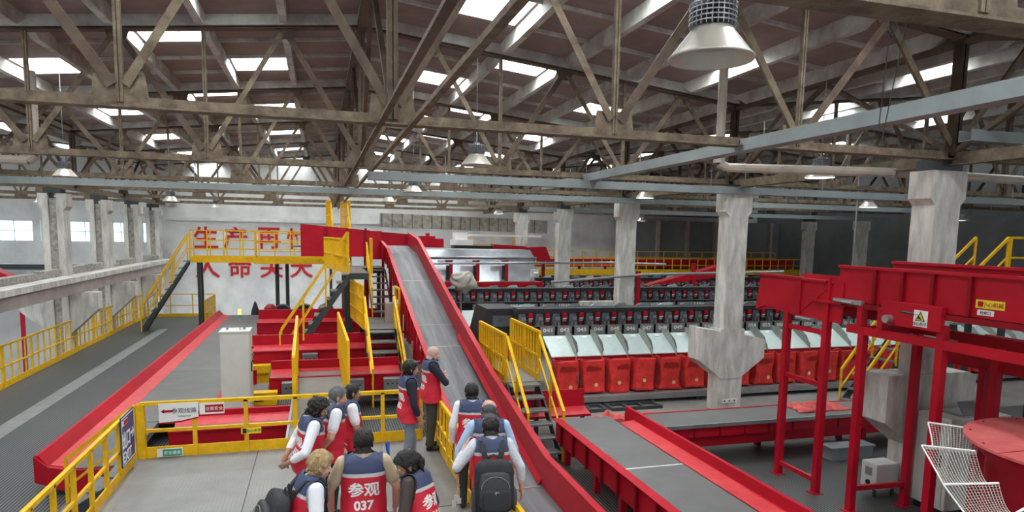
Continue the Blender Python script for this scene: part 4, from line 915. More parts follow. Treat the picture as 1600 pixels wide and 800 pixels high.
m = MB(); m.tube((3.9, 25.25, 2.64), (8.4, 25.25, 2.64), .04, 8); m.build('hand_bar', STEEL, t)
m = MB(); m.box(4.5, 8.5, 24.7, 27, 1.45, 1.7); m.build('red_base', RED, t)
for x in (4.6, 6.0, 7.7):
    m = MB(); m.bar((x, 25.2, DECK), (x, 25.2, 1.45), .14, .14, (0, 1, 0)); m.bar((x, 26.6, DECK), (x, 26.6, 1.45), .14, .14, (0, 1, 0)); m.build('leg', DRED, t)
for x in (4.75, 5.8, 6.95):
    m = MB(); m.box(x, x + .12, 24.7, 24.85, 1.75, 2.55); m.box(x - .3, x + .12, 24.7, 24.85, 2.45, 2.55); b = m.build('bracket', RED, t)
    m = MB(); m.box(x - .12, x, 24.72, 24.84, 1.8, 2.35); m.build('sensor_bar', BLACK, b)
    m = MB(); m.box(x - .42, x - .18, 24.66, 24.84, 2.42, 2.56); m.build('scanner_box', CABM, b)
m = MB(); m.box(8.0, 8.3, 24.6, 24.8, 1.9, 2.2); m.tube((8.15, 24.6, 1.95), (8.15, 24.55, 2.1), .1, 10); m.build('junction_box', CABM, t)
fence('low yellow railing in front of the shiny hood', [(4.5, 24.3, .9), (8.4, 24.3, .9)], .6, 1.1, (1.0,), toe=0)
t = thing('sorter_step', 'dark cable shelf under the low yellow railing', 'platform', (6.4, 24.3, DECK))
m = MB(); m.box(4.4, 8.5, 24.1, 24.5, .82, .9); m.build('shelf', DARK, t)
for x in (4.5, 6.4, 8.4):
    m = MB(); m.bar((x, 24.3, DECK), (x, 24.3, .82), .1); m.build('leg', DKST, t)
# stuff above and behind the hood
t = thing('upper_machine', 'white box machine on black rails above the shiny hood', 'machine', (6.4, 31, DECK))
m = MB(); m.box(6.05, 7.0, 30.6, 31.4, 3.02, 3.28); m.box(6.15, 6.75, 30.7, 31.3, 3.28, 3.62); m.build('cover', SIGNW, t)
m = MB(); m.box(6.2, 10.5, 30.9, 31.3, 3.44, 3.54); m.build('light_beam', SIGNW, t)
m = MB(); m.box(6.1, 8.0, 30.6, 31.4, 2.6, 3.0); m.build('black_base', BLACK, t)
for x in (6.3, 7.8):
    m = MB(); m.bar((x, 31, DECK), (x, 31, 2.6), .14); m.build('leg', DKST, t)
t = thing('red_infeed', 'stepped red housings left of the white box machine', 'machine', (5.1, 31, DECK))
m = MB(); m.box(4.3, 5.6, 30.6, 31.4, 2.9, 3.3); m.build('housing', RED, t)
m = MB(); m.box(4.5, 5.2, 30.6, 31.2, 3.3, 3.42); m.box(4.8, 4.95, 30.7, 31, 3.42, 3.55); m.build('cap', RED, t)
m = MB(); m.box(5.3, 6.0, 30.5, 31.3, 2.4, 2.85); m.build('end_box', RED, t)
m = MB(); m.tube((4.55, 30.5, 2.7), (4.55, 30.6, 2.7), .12, 12); m.build('roller', BLACK, t)
for x in (4.5, 5.8):
    m = MB(); m.bar((x, 31, DECK), (x, 31, 2.9 if x < 5 else 2.4), .14); m.build('leg', DRED, t)
t = thing('red_outfeed', 'red sheet chute above the right half of the shiny hood', 'machine', (9.0, 30.8, DECK))
m = MB(); m.slab([(8.0, 30.5, 2.55), (9.7, 30.5, 2.55), (9.6, 30.5, 3.0), (8.0, 30.5, 3.08)], (0, .6, 0)); m.build('side_sheet', RED, t)
m = MB(); m.slab([(9.65, 30.45, 2.95), (10.6, 30.45, 3.0), (10.9, 30.45, 2.3), (10.5, 30.45, 2.3), (9.8, 30.45, 2.5)], (0, .6, 0)); m.build('bend', RED, t)
m = MB(); m.bar((8.3, 30.8, DECK), (8.3, 30.8, 2.55), .14); m.bar((10.6, 30.8, DECK), (10.6, 30.8, 2.3), .14); m.build('support', DRED, t)
t = fence('yellow railing above the shiny hood', [(7.2, 32.0, 2.55), (9.35, 32.0, 2.55)], .95, .9, (.5, 1), toe=0)
m = MB(); m.box(7.0, 9.4, 31.9, 32.8, 2.45, 2.55)
for x in (7.3, 9.2): m.bar((x, 32.3, DECK), (x, 32.3, 2.45), .14)
single(m, 'maintenance_deck', DRED, 'dark red maintenance deck carrying the railing above the hood', 'platform')
# covered fan
FANC = mat('beige_fan_cover', (.52, .50, .42), .9, var=.25, vscale=4, bump=.5, bscale=8)
t = thing('covered_fan', 'standing fan wrapped in a beige cloth cover beside the incline', 'fan', (4.55, 21.4, DECK))
m = MB(); m.ball((4.55, 21.4, 1.98), .36, (1, .6, .85), 24)
m.v = [v + .22 * abs(noise.noise(v * 4)) * (v - Vector((4.55, 21.4, 1.98))) / .36 + Vector((0, 0, .05 * math.sin(8 * v.x + 3 * v.z))) + Vector((.03 * math.sin(11 * v.z), 0, 0)) for v in m.v]; m.build('cover', FANC, t, smooth=True)
m = MB(); m.tube((4.5, 21.42, DECK + .05), (4.5, 21.42, 1.8), .04, 8); m.build('pole', STEEL, t)
m = MB(); m.lathe((4.5, 21.42, DECK), [(0, 0), (.28, 0), (.28, .03), (.05, .06), (0, .06)], 16); m.build('base', DKST, t)
# red inclined chute farther back with its post
t = thing('red_incline', 'red inclined chute rising to the right behind the wide column', 'chute', (14.8, 24.6, DECK))
m = MB(); m.slab([(13.0, 24.4, 1.55), (13.1, 24.4, 1.62), (16.6, 24.4, 2.45), (16.6, 24.4, 1.95)], (0, .5, 0)); m.build('trough', RED, t)
m = MB(); m.box(15.0, 15.14, 24.35, 24.5, DECK, 2.5); m.build('post', RED, t)
m = MB(); m.box(16.4, 16.52, 24.4, 24.55, DECK, 2.0); m.build('post', RED, t)
t = thing('red_line', 'long red conveyor line behind the yellow walkway railing', 'conveyor', (19, 36, DECK))
m = MB(); m.box(8.5, 29, 35.4, 36.0, 1.78, 2.22); m.build('side_panel', RED, t)
for i in range(8):
    m = MB(); m.bar((8.8 + i * 2.85, 35.7, DECK), (8.8 + i * 2.85, 35.7, 1.8), .14); m.build('leg', DRED, t)
m = MB(); m.box(10.32, 10.45, 20.2, 20.33, DECK, 2.4) ; single(m, 'red_post', RED, 'slim red post touching the right side of the middle column', 'post')
# concrete stub left on the sorter by the third column
m = MB(); m.box(8.75, 10.0, 21.2, 21.5, 1.12, 1.28); m.box(9.3, 9.75, 21.2, 21.5, .95, 1.12); single(m, 'corbel_stub', CONC, 'broken pale concrete ledge left of the middle slim column', 'concrete ledge')
# ================================================================ loose things
# wall lettering
t = thing('wall_lettering', 'large red Chinese slogan painted on the far white wall', 'lettering', (-3.8, WY, .8))
for i, (c, x, z) in enumerate((('生', -6.1, 3.1), ('产', -4.55, 3.1), ('再', -2.75, 3.1), ('忙', -1.15, 3.1), ('人', -6.05, 1.42), ('命', -4.35, 1.42), ('关', -2.65, 1.42), ('天', -1.0, 1.42))):
    m = MB(); lettering(m, c, 1.35, (x, WY - .03, z), (1, 0, 0), (0, 0, 1), .02, bold=.022, height=1.22, width=1.28); m.build('character', TEXTR, t)
# white control cabinet
t = thing('control_cabinet', 'tall off-white control cabinet behind the platform fence', 'cabinet', (-1.85, 15.8, DECK))
m = MB(); m.box(-2.12, -1.52, 15.5, 16.1, DECK + .06, 1.3); m.build('body', CABM, t, bevel=.012)
m = MB(); m.box(-2.14, -1.5, 15.48, 16.12, 1.3, 1.33); m.build('roof_plate', CABM, t)
m = MB(); m.box(-2.1, -1.54, 15.49, 15.5, DECK + .1, 1.26); m.build('rear_panel', CABM, t)
m = MB(); m.box(-1.52, -1.505, 15.54, 16.06, DECK + .12, 1.24); d = m.build('door', CABM, t)
m = MB(); m.box(-1.505, -1.48, 15.6, 15.64, .4, .62); m.build('handle', BLACK, d)
for z, mm in ((.9, RED), (.75, GREEN), (.6, BLACK)):
    m = MB(); m.tube((-1.505, 15.85, z), (-1.46, 15.85, z), .025, 8); m.build('button', mm, d)
m = MB(); m.box(-2.1, -1.54, 15.52, 16.08, DECK, DECK + .06); m.build('plinth', DKST, t)
for x in (-2.0, -1.64):
    m = MB(); m.lathe((x, 15.8, 1.33), [(.02, 0), (.03, 0), (.03, .05), (.02, .05)], 10, True); m.build('lifting_eye', STEEL, t)
t = thing('signal_beacon', 'small amber signal beacon on the cabinet roof', 'beacon', (-1.72, 15.7, 1.33))
m = MB(); m.tube((-1.72, 15.7, 1.33), (-1.72, 15.7, 1.62), .012, 6); m.build('stem', STEEL, t)
m = MB(); m.tube((-1.72, 15.7, 1.62), (-1.72, 15.7, 1.68), .035, 10); m.build('socket', GREEN, t)
m = MB(); m.tube((-1.72, 15.7, 1.68), (-1.72, 15.7, 1.8), .036, 12, .03); m.build('lens', ORANGE, t)
t = thing('pipe_flange', 'red pipe end standing beside the cabinet left side', 'pipe', (-2.05, 18.6, DECK))
m = MB(); m.tube((-2.06, 18.7, DECK), (-2.06, 18.7, -.02), .13, 14); m.build('pipe_body', RED, t)
m = MB(); m.lathe((-2.06, 18.7, -.02), [(0, 0), (.17, 0), (.17, .05), (0, .05)], 14); m.build('flange', REDL, t)
# black drums and cone far behind
for i, x in enumerate((-1.5, -.6, .25)):
    t = thing('drum_motor', ['black round motor drum behind the far red conveyor, left one', 'black round motor drum behind the far red conveyor, middle one', 'black round motor drum behind the far red conveyor, right one'][i], 'motor', (x, 29, DECK), 'black motor drums')
    m = MB(); m.tube((x, 28.7, .12), (x, 29.3, .12), .36, 20); m.build('drum', BLACK, t)
    m = MB(); m.tube((x, 28.66, .12), (x, 28.7, .12), .1, 12); m.build('hub', STEEL, t)
    m = MB(); m.box(x - .3, x + .3, 28.75, 29.25, DECK, -.1); m.build('stand', DARK, t)
m = MB(); m.lathe((-2.95, 33.3, DECK), [(0, 0), (.2, 0), (.2, .4), (.16, .6), (.08, .85), (.02, 1.0), (0, 1.0)], 16); single(m, 'dust_cone', DARK, 'dark pointed canister left of the walkway leg', 'canister', smooth=True)
m = MB(); m.ball((-1.95, 28.6, .2), .28, (1, 1, 1.3), 10); m.box(-2.1, -1.8, 28.5, 28.7, DECK, .1); single(m, 'red_housing', DRED, 'dark red rounded housing left of the black motor drums', 'motor')
m = MB(); m.box(2.0, 2.3, 20.7, 21.2, .76, 1.35); single(m, 'beige_box', mat('beige_box_paint', (.45, .41, .37), .6), 'small beige box standing on the landing beside the incline', 'box')
# bags of cloth on the floor
def cloth_heap(name, label, cx_, cy_, z, lx, ly, h, seed, m_):
    rnd = random.Random(seed); nx, ny = 44, 18; vs = []; off = Vector((seed * 3.1, seed * 1.7, 0))
    for j in range(ny + 1):
        for i in range(nx + 1):
            u, v = i / nx * 2 - 1, j / ny * 2 - 1; p = Vector((u * lx * 2.2, v * ly * 3, 0)) + off
            edge = max(0, 1 - (u * u) ** 2) * max(0, 1 - v * v)
            n1 = abs(noise.noise(p)) + .5 * abs(noise.noise(p * 2.3))
            zz = z + .008 + h * edge ** .6 * (.15 + 1.15 * n1)
            r = 1 + .18 * noise.noise(Vector((u * 2, v * 2, seed)))
            vs.append((cx_ + u * lx * r, cy_ + v * ly * r, zz))
    fs = [(j * (nx + 1) + i, j * (nx + 1) + i + 1, (j + 1) * (nx + 1) + i + 1, (j + 1) * (nx + 1) + i) for j in range(ny) for i in range(nx)]
    mb = MB().add(vs, fs); o = single(mb, name, m_, label, 'mail bag', smooth=True)
    s = o.modifiers.new('thick', 'SOLIDIFY'); s.thickness = .008
    return o
RAG = mat('salmon_red_cloth', (.72, .10, .085), .7, var=.3, vscale=5)
cloth_heap('empty_bag_heap', 'heap of empty red mail bags on the floor left of the gutter end', 6.75, 13.9, DECK, .62, .32, .3, 1, RAG)
cloth_heap('empty_bag_heap', 'flatter empty red mail bags lying behind the red gutter end', 7.95, 13.9, DECK, .75, .3, .2, 2, RAG)
cloth_heap('flat_bag', 'flat empty red bag draped on the grey side belt', 10.15, 11.35, 0, .62, .3, .15, 5, RAG)
cloth_heap('flat_bag', 'crumpled red bag on the grey side belt at the far right', 12.6, 11.3, 0, .5, .25, .14, 8, RAG)
for i, (x0, x1) in enumerate(((5.6, 6.9), (7.0, 8.4))):
    t = thing('steel_pallet', ('dark steel pallet frame under the bench, left one', 'dark steel pallet frame under the bench, right one')[i], 'pallet', ((x0 + x1) / 2, 15.2, DECK))
    m = MB(); m.box(x0, x1, 14.75, 14.82, DECK, DECK + .08); m.box(x0, x1, 15.2, 15.27, DECK, DECK + .08); m.build('runner', DKST, t)
    for k in range(4):
        x = x0 + (x1 - x0 - .08) * k / 3; m = MB(); m.box(x, x + .08, 14.82, 15.2, DECK + .02, DECK + .07); m.build('slat', DKST, t)
# control boxes near the right column
t = thing('switch_box', 'small off-white switch box on short legs beside the column foot', 'switch box', (9.2, 8.75, DECK))
m = MB(); m.box(9.03, 9.5, 8.62, 8.95, DECK + .14, DECK + .58); m.build('body', CABM, t, bevel=.01)
m = MB(); m.box(9.02, 9.03, 8.72, 8.86, DECK + .36, DECK + .5); m.build('meter', GREYP, t)
m = MB(); m.tube((9.03, 8.78, DECK + .24), (9.0, 8.78, DECK + .24), .04, 10); m.build('rotary_switch', BLACK, t)
for x in (9.07, 9.45):
    m = MB(); m.box(x - .02, x + .02, 8.66, 8.7, DECK, DECK + .14); m.build('leg', DKST, t)
m = MB(); m.box(9.7, 10.7, 10.35, 10.65, DECK, DECK + .24); m.box(9.67, 10.73, 10.32, 10.68, DECK + .24, DECK + .27); single(m, 'equipment_box', TRAY, 'low blue-grey equipment box behind the switch box', 'box')
t = thing('electric_cabinet', 'grey-white electric cabinet behind the front red post at the right', 'cabinet', (9.9, 7.9, DECK))
m = MB(); m.box(9.45, 10.7, 7.7, 8.3, DECK + .1, .8); m.build('body', CABM, t, bevel=.012)
m = MB(); m.box(9.46, 10.69, 7.74, 8.26, DECK, DECK + .1); m.build('plinth', BLACK, t)
m = MB(); m.box(9.9, 10.5, 7.685, 7.7, DECK + .2, .1); m.build('vent_panel', DARK, t)
m = MB(); m.box(9.435, 9.45, 7.76, 8.24, DECK + .15, .75); d = m.build('door', CABM, t)
m = MB(); m.box(9.42, 9.435, 7.8, 7.83, 0, .2); m.build('handle', BLACK, d)
m = MB(); m.box(9.75, 10.4, 7.75, 8.2, .8, .83); m.slab([(9.8, 7.8, .83), (10.3, 7.8, .83), (10.3, 7.9, 1.0), (9.8, 7.9, 1.0)], (0, .03, .02)); single(m, 'document_tray', STEEL, 'shiny tray of papers on the electric cabinet', 'tray')
# spiral chute with net
DC = Vector((8.7, 5.1, 1.18)); DR = 1.42
t = thing('spiral_chute', 'round red topped spiral chute in the lower right corner', 'chute', (DC.x, DC.y, DECK))
m = MB(); n = 48; pts = [(DC.x + DR * math.cos(2 * PI * i / n), DC.y + DR * math.sin(2 * PI * i / n), DC.z) for i in range(n)]; m.slab(pts, (0, 0, .03)); m.build('top_disc', DISCM, t)
m = MB()
for k in (-.6, .25): 
    hw = math.sqrt(DR * DR - k * k); m.box(DC.x - hw, DC.x + hw, DC.y + k, DC.y + k + .012, DC.z + .03, DC.z + .034)
m.build('sheet_seam', DRED, t)
for i in range(14):
    a = 2 * PI * i / 14; m = MB(); m.lathe((DC.x + (DR - .08) * math.cos(a), DC.y + (DR - .08) * math.sin(a), DC.z + .03), [(0, 0), (.015, 0), (.012, .012), (0, .014)], 8); m.build('bolt', DRED, t)
m = MB(); m.lathe((DC.x, DC.y, DECK), [(DR * .82, 0), (DR * .82, DC.z - DECK - .25), (DR * .94, DC.z - DECK - .06), (DR * .94, DC.z - DECK)], 40); m.build('drum_wall', RED, t, smooth=True)
NETM = mat('white_net_cord', (.52, .50, .45), .8)
t = thing('safety_net', 'white rope net hung on bars around the red spiral chute', 'net', (6.6, 5.4, .3))
B = []
for p, q in ((px_floor(1532, 672, 1.16), px_floor(1450, 660, 1.16)), (px_floor(1524, 705, 1.12), px_floor(1440, 696, 1.12)), (px_floor(1560, 755, 1.1), px_floor(1474, 757, 1.1)), (px_floor(1600, 795, 1.05), px_floor(1540, 830, .95)), ((7.6, 3.9, .95), (7.2, 3.5, .75))): B.append((Vector(p), Vector(q)))
for p, q in B:
    m = MB(); m.tube(p, q, .013, 8); m.build('bar', SIGNW, t)
for (p0, q0), (p1, q1) in zip(B, B[1:]):
    nu, nv = 26, 16
    def S(u, v):
        a = p0.lerp(q0, v); b = p1.lerp(q1, v); c = a.lerp(b, u); inner = 1 - v
        sag = .16 * math.sin(PI * u); mid = Vector((DC.x, DC.y, c.z)) - c
        return c + Vector((0, 0, -sag)) + mid * (.05 * math.sin(PI * u) * v)
    m = MB()
    for i in range(nu + 1):
        for j in range(nv): m.tube(S(i / nu, j / nv), S(i / nu, (j + 1) / nv), .003, 3)
    for j in range(nv + 1):
        for i in range(nu): m.tube(S(i / nu, j / nv), S((i + 1) / nu, j / nv), .003, 3)
    m.build('net_panel', NETM, t)
    m = MB(); m.path([S(i / 12, 1) for i in range(13)], .009, 5); m.build('border_rope', SIGNW, t)
# far left bay
t = thing('bay_conveyor', 'red inclined conveyor in the left bay beyond the crane beam', 'conveyor', (-15.5, 36, -4.6))
m = MB(); m.slab([(-16.6, 36, 2.7), (-13.3, 36, .9), (-13.3, 36, .6), (-16.6, 36, 2.3)], (0, .8, 0)); m.build('trough', RED, t)
for x, z in ((-16.3, 2.3), (-13.6, .8)):
    m = MB(); m.bar((x, 36.4, -4.6), (x, 36.4, z), .15); m.build('leg', RED, t)
m = MB(); m.bar((-12.55, 30.0, -4.6), (-12.55, 30.0, 2.9), .22, .22, (0, 1, 0)); m.box(-12.75, -12.35, 29.8, 30.2, -4.6, -4.57); single(m, 'steel_post', GREYP, 'grey steel post at the left picture edge', 'post')
t = thing('bay_mezzanine', 'grey mezzanine ledge in the left bay below the windows', 'platform', (-20, 38.8, -4.6))
m = MB(); m.box(-21.9, -10, 38.2, 40.5, 1.5, 1.62); m.build('slab', LOWF, t)
m = MB(); m.box(-21.9, -10, 38.15, 38.2, 1.4, 1.66); m.build('edge', DKST, t)
for x in (-21, -16, -11):
    m = MB(); m.bar((x, 38.4, -4.6), (x, 38.4, 1.5), .2); m.build('leg', DKST, t)
for i, (x, y) in enumerate(((-12.6, 34.6), (-13.2, 46))):
    pass
t = thing('parcel_cage', 'red and white wheeled parcel cage on the lower floor beyond the fence', 'cage', (-11.6, 36.5, -4.6))
m = MB(); m.box(-12.3, -11.0, 36.0, 37.0, -4.35, -4.28); m.build('base', DARK, t)
for x in (-12.3, -11.05):
    for y in (36.0, 36.95):
        m = MB(); m.bar((x, y, -4.6), (x, y, -2.9), .05); m.build('post', RED, t)
for z in (-4.0, -3.5, -2.95):
    m = MB(); m.bar((-12.3, 36, z), (-11.05, 36, z), .04); m.bar((-12.3, 36.95, z), (-11.05, 36.95, z), .04); m.bar((-12.3, 36, z), (-12.3, 36.95, z), .04); m.build('rail', RED, t)
m = MB(); m.box(-12.2, -11.6, 36.1, 36.8, -4.28, -3.6); m.box(-11.55, -11.1, 36.1, 36.8, -4.28, -3.8); m.build('parcel', SIGNW, t)

m = MB(); m.box(9.72, 10.14, 14.13, 14.142, DECK + .22, DECK + .32); o = single(m, 'socket_plate', SIGNW, 'white socket strip low on the column before the mail bags', 'socket')
for k in range(3):
    m = MB(); m.tube((9.79 + k * .14, 14.122, DECK + .27), (9.79 + k * .14, 14.131, DECK + .27), .022, 10); m.build('socket', DARK, o)
# ================================================================ people
SKIN = mat('skin', (.62, .36, .26), .55, var=.12, vscale=9, spec=.35); SKIN2 = mat('tanned_skin', (.42, .23, .15), .55, var=.12, vscale=9, spec=.35); SKIN3 = mat('fair_skin', (.72, .43, .33), .55, var=.12, vscale=9, spec=.35)
VRED = mat('vest_red', (.60, .012, .035), .6, bump=.25, bscale=6); VNAVY = mat('vest_navy', (.045, .06, .13), .65, bump=.25, bscale=6); VSTRIP = mat('vest_reflective_strip', (.55, .55, .55), .4)
SHW = mat('white_shirt', (.80, .82, .86), .8, bump=.35, bscale=9); SHB = mat('pale_blue_shirt', (.42, .60, .82), .8, bump=.35, bscale=9); SHK = mat('khaki_shirt', (.55, .44, .29), .8, bump=.35, bscale=9); SHN = mat('dark_navy_shirt', (.012, .015, .03), .8, bump=.35, bscale=9); SHP = mat('speckled_white_shirt', (.75, .77, .82), .8, var=.35, vscale=60, bump=.35, bscale=9)
TRG = mat('grey_blue_jeans', (.20, .24, .30), .85, var=.25, vscale=7, bump=.4, bscale=9); TRO = mat('olive_trousers', (.055, .05, .032), .85, bump=.4, bscale=9); TRD = mat('dark_trousers', (.02, .022, .025), .8, bump=.4, bscale=9); TRC = mat('light_trousers', (.62, .63, .64), .8, bump=.4, bscale=9)
SHOE = mat('black_shoe', (.012, .012, .013), .4); HB = mat('black_hair', (.012, .010, .010), .5, var=.4, vscale=30, bump=1.0, bscale=70, stretch=(1, 1, .35)); HBR = mat('dark_brown_hair', (.016, .011, .008), .5, var=.4, vscale=30, bump=1.0, bscale=70, stretch=(1, 1, .35)); HG = mat('grey_hair', (.17, .17, .175), .6, var=.6, vscale=40, bump=1.0, bscale=70, stretch=(1, 1, .35)); HBL = mat('blond_hair', (.50, .35, .17), .6, var=.45, vscale=40, col2=(.27, .17, .075), bump=1.0, bscale=60, stretch=(1, 1, .35)); STUB = mat('shaved_scalp', (.55, .38, .31), .6)
EYEW = mat('eye_white', (.8, .8, .78), .3); IRIS = mat('iris', (.05, .03, .02), .3)
def capsule(mb, p, q, r1, r2, n=14):
    mb.tube(p, q, r1, n, r2); mb.ball(p, r1, n=7); mb.ball(q, r2, n=7)
def ellips(mb, c, rad, R=None, n=12):
    t = MB(); t.ball((0, 0, 0), 1, rad, n); R = R or Matrix.Identity(3)
    mb.add([R @ v + Vector(c) for v in t.v], t.f)
def sd_cap(p, a, b, r1, r2):
    ab = b - a; h = max(0, min(1, (p - a).dot(ab) / max(ab.dot(ab), 1e-9))); return (p - (a + ab * h)).length - (r1 + (r2 - r1) * h)
def person(label, head_px, theta, lean=0, tilt=0, head=(0, 0, 0), arms=None, skin=SKIN, shirt=SHW, sleeve='short', trousers=TRD, hair=None, hairm=HB, bald=None, scale=1.0, bulk=1.0, vest=True, text=None, feet=((-.11, .0), (.11, .0)), collar=True, female=False, curl=0, hands=None, brk=1.325):
    """head = (pitch down, yaw to the right, roll) in degrees; arms = ((elbow, wrist) left, right) in the torso frame"""
    rad = math.radians
    RL = Matrix.Rotation(-rad(lean), 3, 'X') @ Matrix.Rotation(rad(tilt), 3, 'Y'); HIP = Vector((0, 0, .95))
    def T(p): return HIP + RL @ (Vector(p) - HIP)
    RLi = RL.transposed()
    def Ti(p): return HIP + RLi @ (p - HIP)
    NK = T((0, -.01, 1.445)); RH = Matrix.Rotation(-rad(head[1]), 3, 'Z') @ Matrix.Rotation(-rad(head[0] + lean * .35), 3, 'X') @ Matrix.Rotation(rad(head[2]), 3, 'Y')
    HC = NK + RH @ Vector((0, .028, .122))
    def Hh(p): return HC + RH @ Vector(p)
    mb = MB(); prims = []
    # torso loft
    lev = [(.84, .15, .10, 0), (.90, .168, .118, 0), (.97, .172, .125, 0), (1.06, .160 * bulk, .115 * bulk, .005), (1.16, .165 * bulk, .118 * bulk, .005), (1.27, .182, .122, 0), (1.36, .190, .114, -.008), (1.42, .170, .094, -.012), (1.455, .11, .078, -.012), (1.475, .065, .058, -.01)]
    if female: lev = [(z, a * .9, b * .92, o) for z, a, b, o in lev]
    vs = []; n = 28
    for z, a, b, o in lev:
        for i in range(n):
            t = 2 * PI * i / n; c, s = math.cos(t), math.sin(t); e = .8
            vs.append(T((a * math.copysign(abs(c) ** e, c), o + b * math.copysign(abs(s) ** e, s), z)))
    fs = [tuple(range(n - 1, -1, -1)), tuple(range((len(lev) - 1) * n, len(lev) * n))]
    for k in range(len(lev) - 1):
        for i in range(n): fs.append((k * n + i, k * n + (i + 1) % n, (k + 1) * n + (i + 1) % n, (k + 1) * n + i))
    mb.add(vs, fs)
    def cap(p, q, r1, r2, lab): p, q = Vector(p), Vector(q); capsule(mb, p, q, r1, r2); prims.append((lab, p, q, r1, r2))
    # legs
    for s, (fx, fy) in zip((-1, 1), feet):
        hip = Vector((s * .088, 0, .9)); an = Vector((fx, fy - .02, .1)); kn = (hip + an) / 2 + Vector((s * .01, .03, .02))
        cap(hip, kn, .092, .066, 'leg'); cap(kn, an, .064, .052, 'leg'); cap(an, an + Vector((0, 0, -.03)), .056, .05, 'leg')
        cap(an + Vector((0, -.03, -.055)), an + Vector((s * .015, .15, -.062)), .04, .034, 'shoe'); ellips(mb, an + Vector((s * .01, .09, -.055)), (.046, .10, .036)); cap(an + Vector((0, -.02, -.05)), an + Vector((0, .0, -.02)), .044, .045, 'shoe')
    # arms
    sw = .178 if not female else .16
    arms = arms or (((-.26, -.02, 1.12), (-.25, .08, .88)), ((.26, -.02, 1.12), (.25, .08, .88)))
    hands = hands or ((.3, None), (.3, None))
    wl = []
    for s, (el, wr), (cu, pn) in zip((-1, 1), arms, hands):
        sh = T((s * sw, -.01, 1.395)); el = T(el); wr = T(wr)
        th = .012 if sleeve else 0; long = sleeve in ('long', 'rolled')
        cap(sh, el, .062, .046, 'up'); cap(el, wr, .044, .029, 'fore')
        if long:
            f = .93 if sleeve == 'long' else .55
            cap(sh, el, .068, .054, 'sleeve'); cap(el, el.lerp(wr, f), .054, .041 if f > .9 else .048, 'sleeve')
        else: cap(sh, sh.lerp(el, .62 if sleeve == 'short' else .8), .070, .066, 'sleeve')
        d = (wr - el).normalized(); nrm = Vector(pn) if pn else Vector((-s, 0, 0)); nrm = RL @ nrm; nrm = (nrm - d * nrm.dot(d)).normalized(); side = d.cross(nrm).normalized()
        if side.dot(RL @ Vector((0, 1, 0))) < 0 and not pn: side = -side            # thumb side forward
        pc = wr + d * .052; Rm = Matrix((side, d, nrm)).transposed()
        ellips(mb, pc, (.041, .054, .017), Rm); prims.append(('hand', wr, wr + d * .09, .035, .04))
        for k, (o, L) in enumerate(((.029, .070), (.010, .079), (-.010, .073), (-.028, .058))):
            a = wr + d * .092 + side * o; ang = cu * 1.1 + .08 * k; b = a + (d * math.cos(ang * .6) + nrm * math.sin(ang * .6)) * (L * .5); c = b + (d * math.cos(ang * 1.7) + nrm * math.sin(ang * 1.7)) * (L * .5)
            capsule(mb, a - d * .012, b, .0092, .0086, 8); capsule(mb, b, c, .0086, .0074, 8); prims.append(('hand', a, c, .012, .012))
        a = wr + d * .025 + side * .03; b = a + (side * .75 + d * .6 + nrm * .25).normalized() * .042; c = b + (d * .9 + side * .25 + nrm * .35).normalized() * .032
        capsule(mb, a, b, .0125, .0105, 8); capsule(mb, b, c, .0105, .0085, 8); prims.append(('hand', a, c, .014, .014))
        wl.append((wr, d, side, nrm))
    # neck and head
    cap(T((0, -.01, 1.44)), Hh((0, -.02, -.06)), .060, .056, 'neck')
    if collar: cap(T((0, -.015, 1.44)), T((0, -.010, 1.49)), .080, .070, 'collar')
    ellips(mb, Hh((0, -.008, .028)), (.083, .102, .090), RH, 16); ellips(mb, Hh((0, .022, -.035)), (.062, .07, .082), RH, 14); ellips(mb, Hh((0, .062, -.088)), (.026, .024, .022), RH, 8)
    capsule(mb, Hh((0, .088, .012)), Hh((0, .108, -.026)), .009, .015, 8); ellips(mb, Hh((0, .098, -.032)), (.018, .013, .010), RH, 8)
    ellips(mb, Hh((0, .088, -.062)), (.025, .010, .008), RH, 8); ellips(mb, Hh((0, .086, -.073)), (.022, .010, .008), RH, 8); ellips(mb, Hh((0, .078, .032)), (.052, .016, .012), RH, 8)
    for s in (-1, 1):
        ellips(mb, Hh((s * .081, -.008, -.012)), (.010, .020, .032), RH @ Matrix.Rotation(s * .3, 3, 'Z'), 8); ellips(mb, Hh((s * .045, .06, -.03)), (.022, .02, .022), RH, 8)
    # fuse into one continuous surface
    me = bpy.data.meshes.new('body'); me.from_pydata(mb.v, [], mb.f)
    bm = bmesh.new(); bm.from_mesh(me); bmesh.ops.recalc_face_normals(bm, faces=bm.faces); bm.to_mesh(me); bm.free()
    o = bpy.data.objects.new('body', me); COL.objects.link(o)
    r = o.modifiers.new('r', 'REMESH'); r.mode = 'VOXEL'; r.voxel_size = .0068
    sm = o.modifiers.new('s', 'SMOOTH'); sm.factor = .5; sm.iterations = 3
    dg = bpy.context.evaluated_depsgraph_get(); m2 = bpy.data.meshes.new_from_object(o.evaluated_get(dg)); o.modifiers.clear(); o.data = m2; bpy.data.meshes.remove(me)
    m2.name = 'person_body'; m2.materials.clear()
    for k in (skin, shirt, trousers, SHOE): m2.materials.append(k)
    arm = [p for p in prims if p[0] in ('up', 'fore', 'sleeve', 'hand')]; slv = [p for p in prims if p[0] == 'sleeve']; col = [p for p in prims if p[0] == 'collar']; shoe = [p for p in prims if p[0] == 'shoe']; hnd = [p for p in prims if p[0] == 'hand']
    mi = []; tors = []
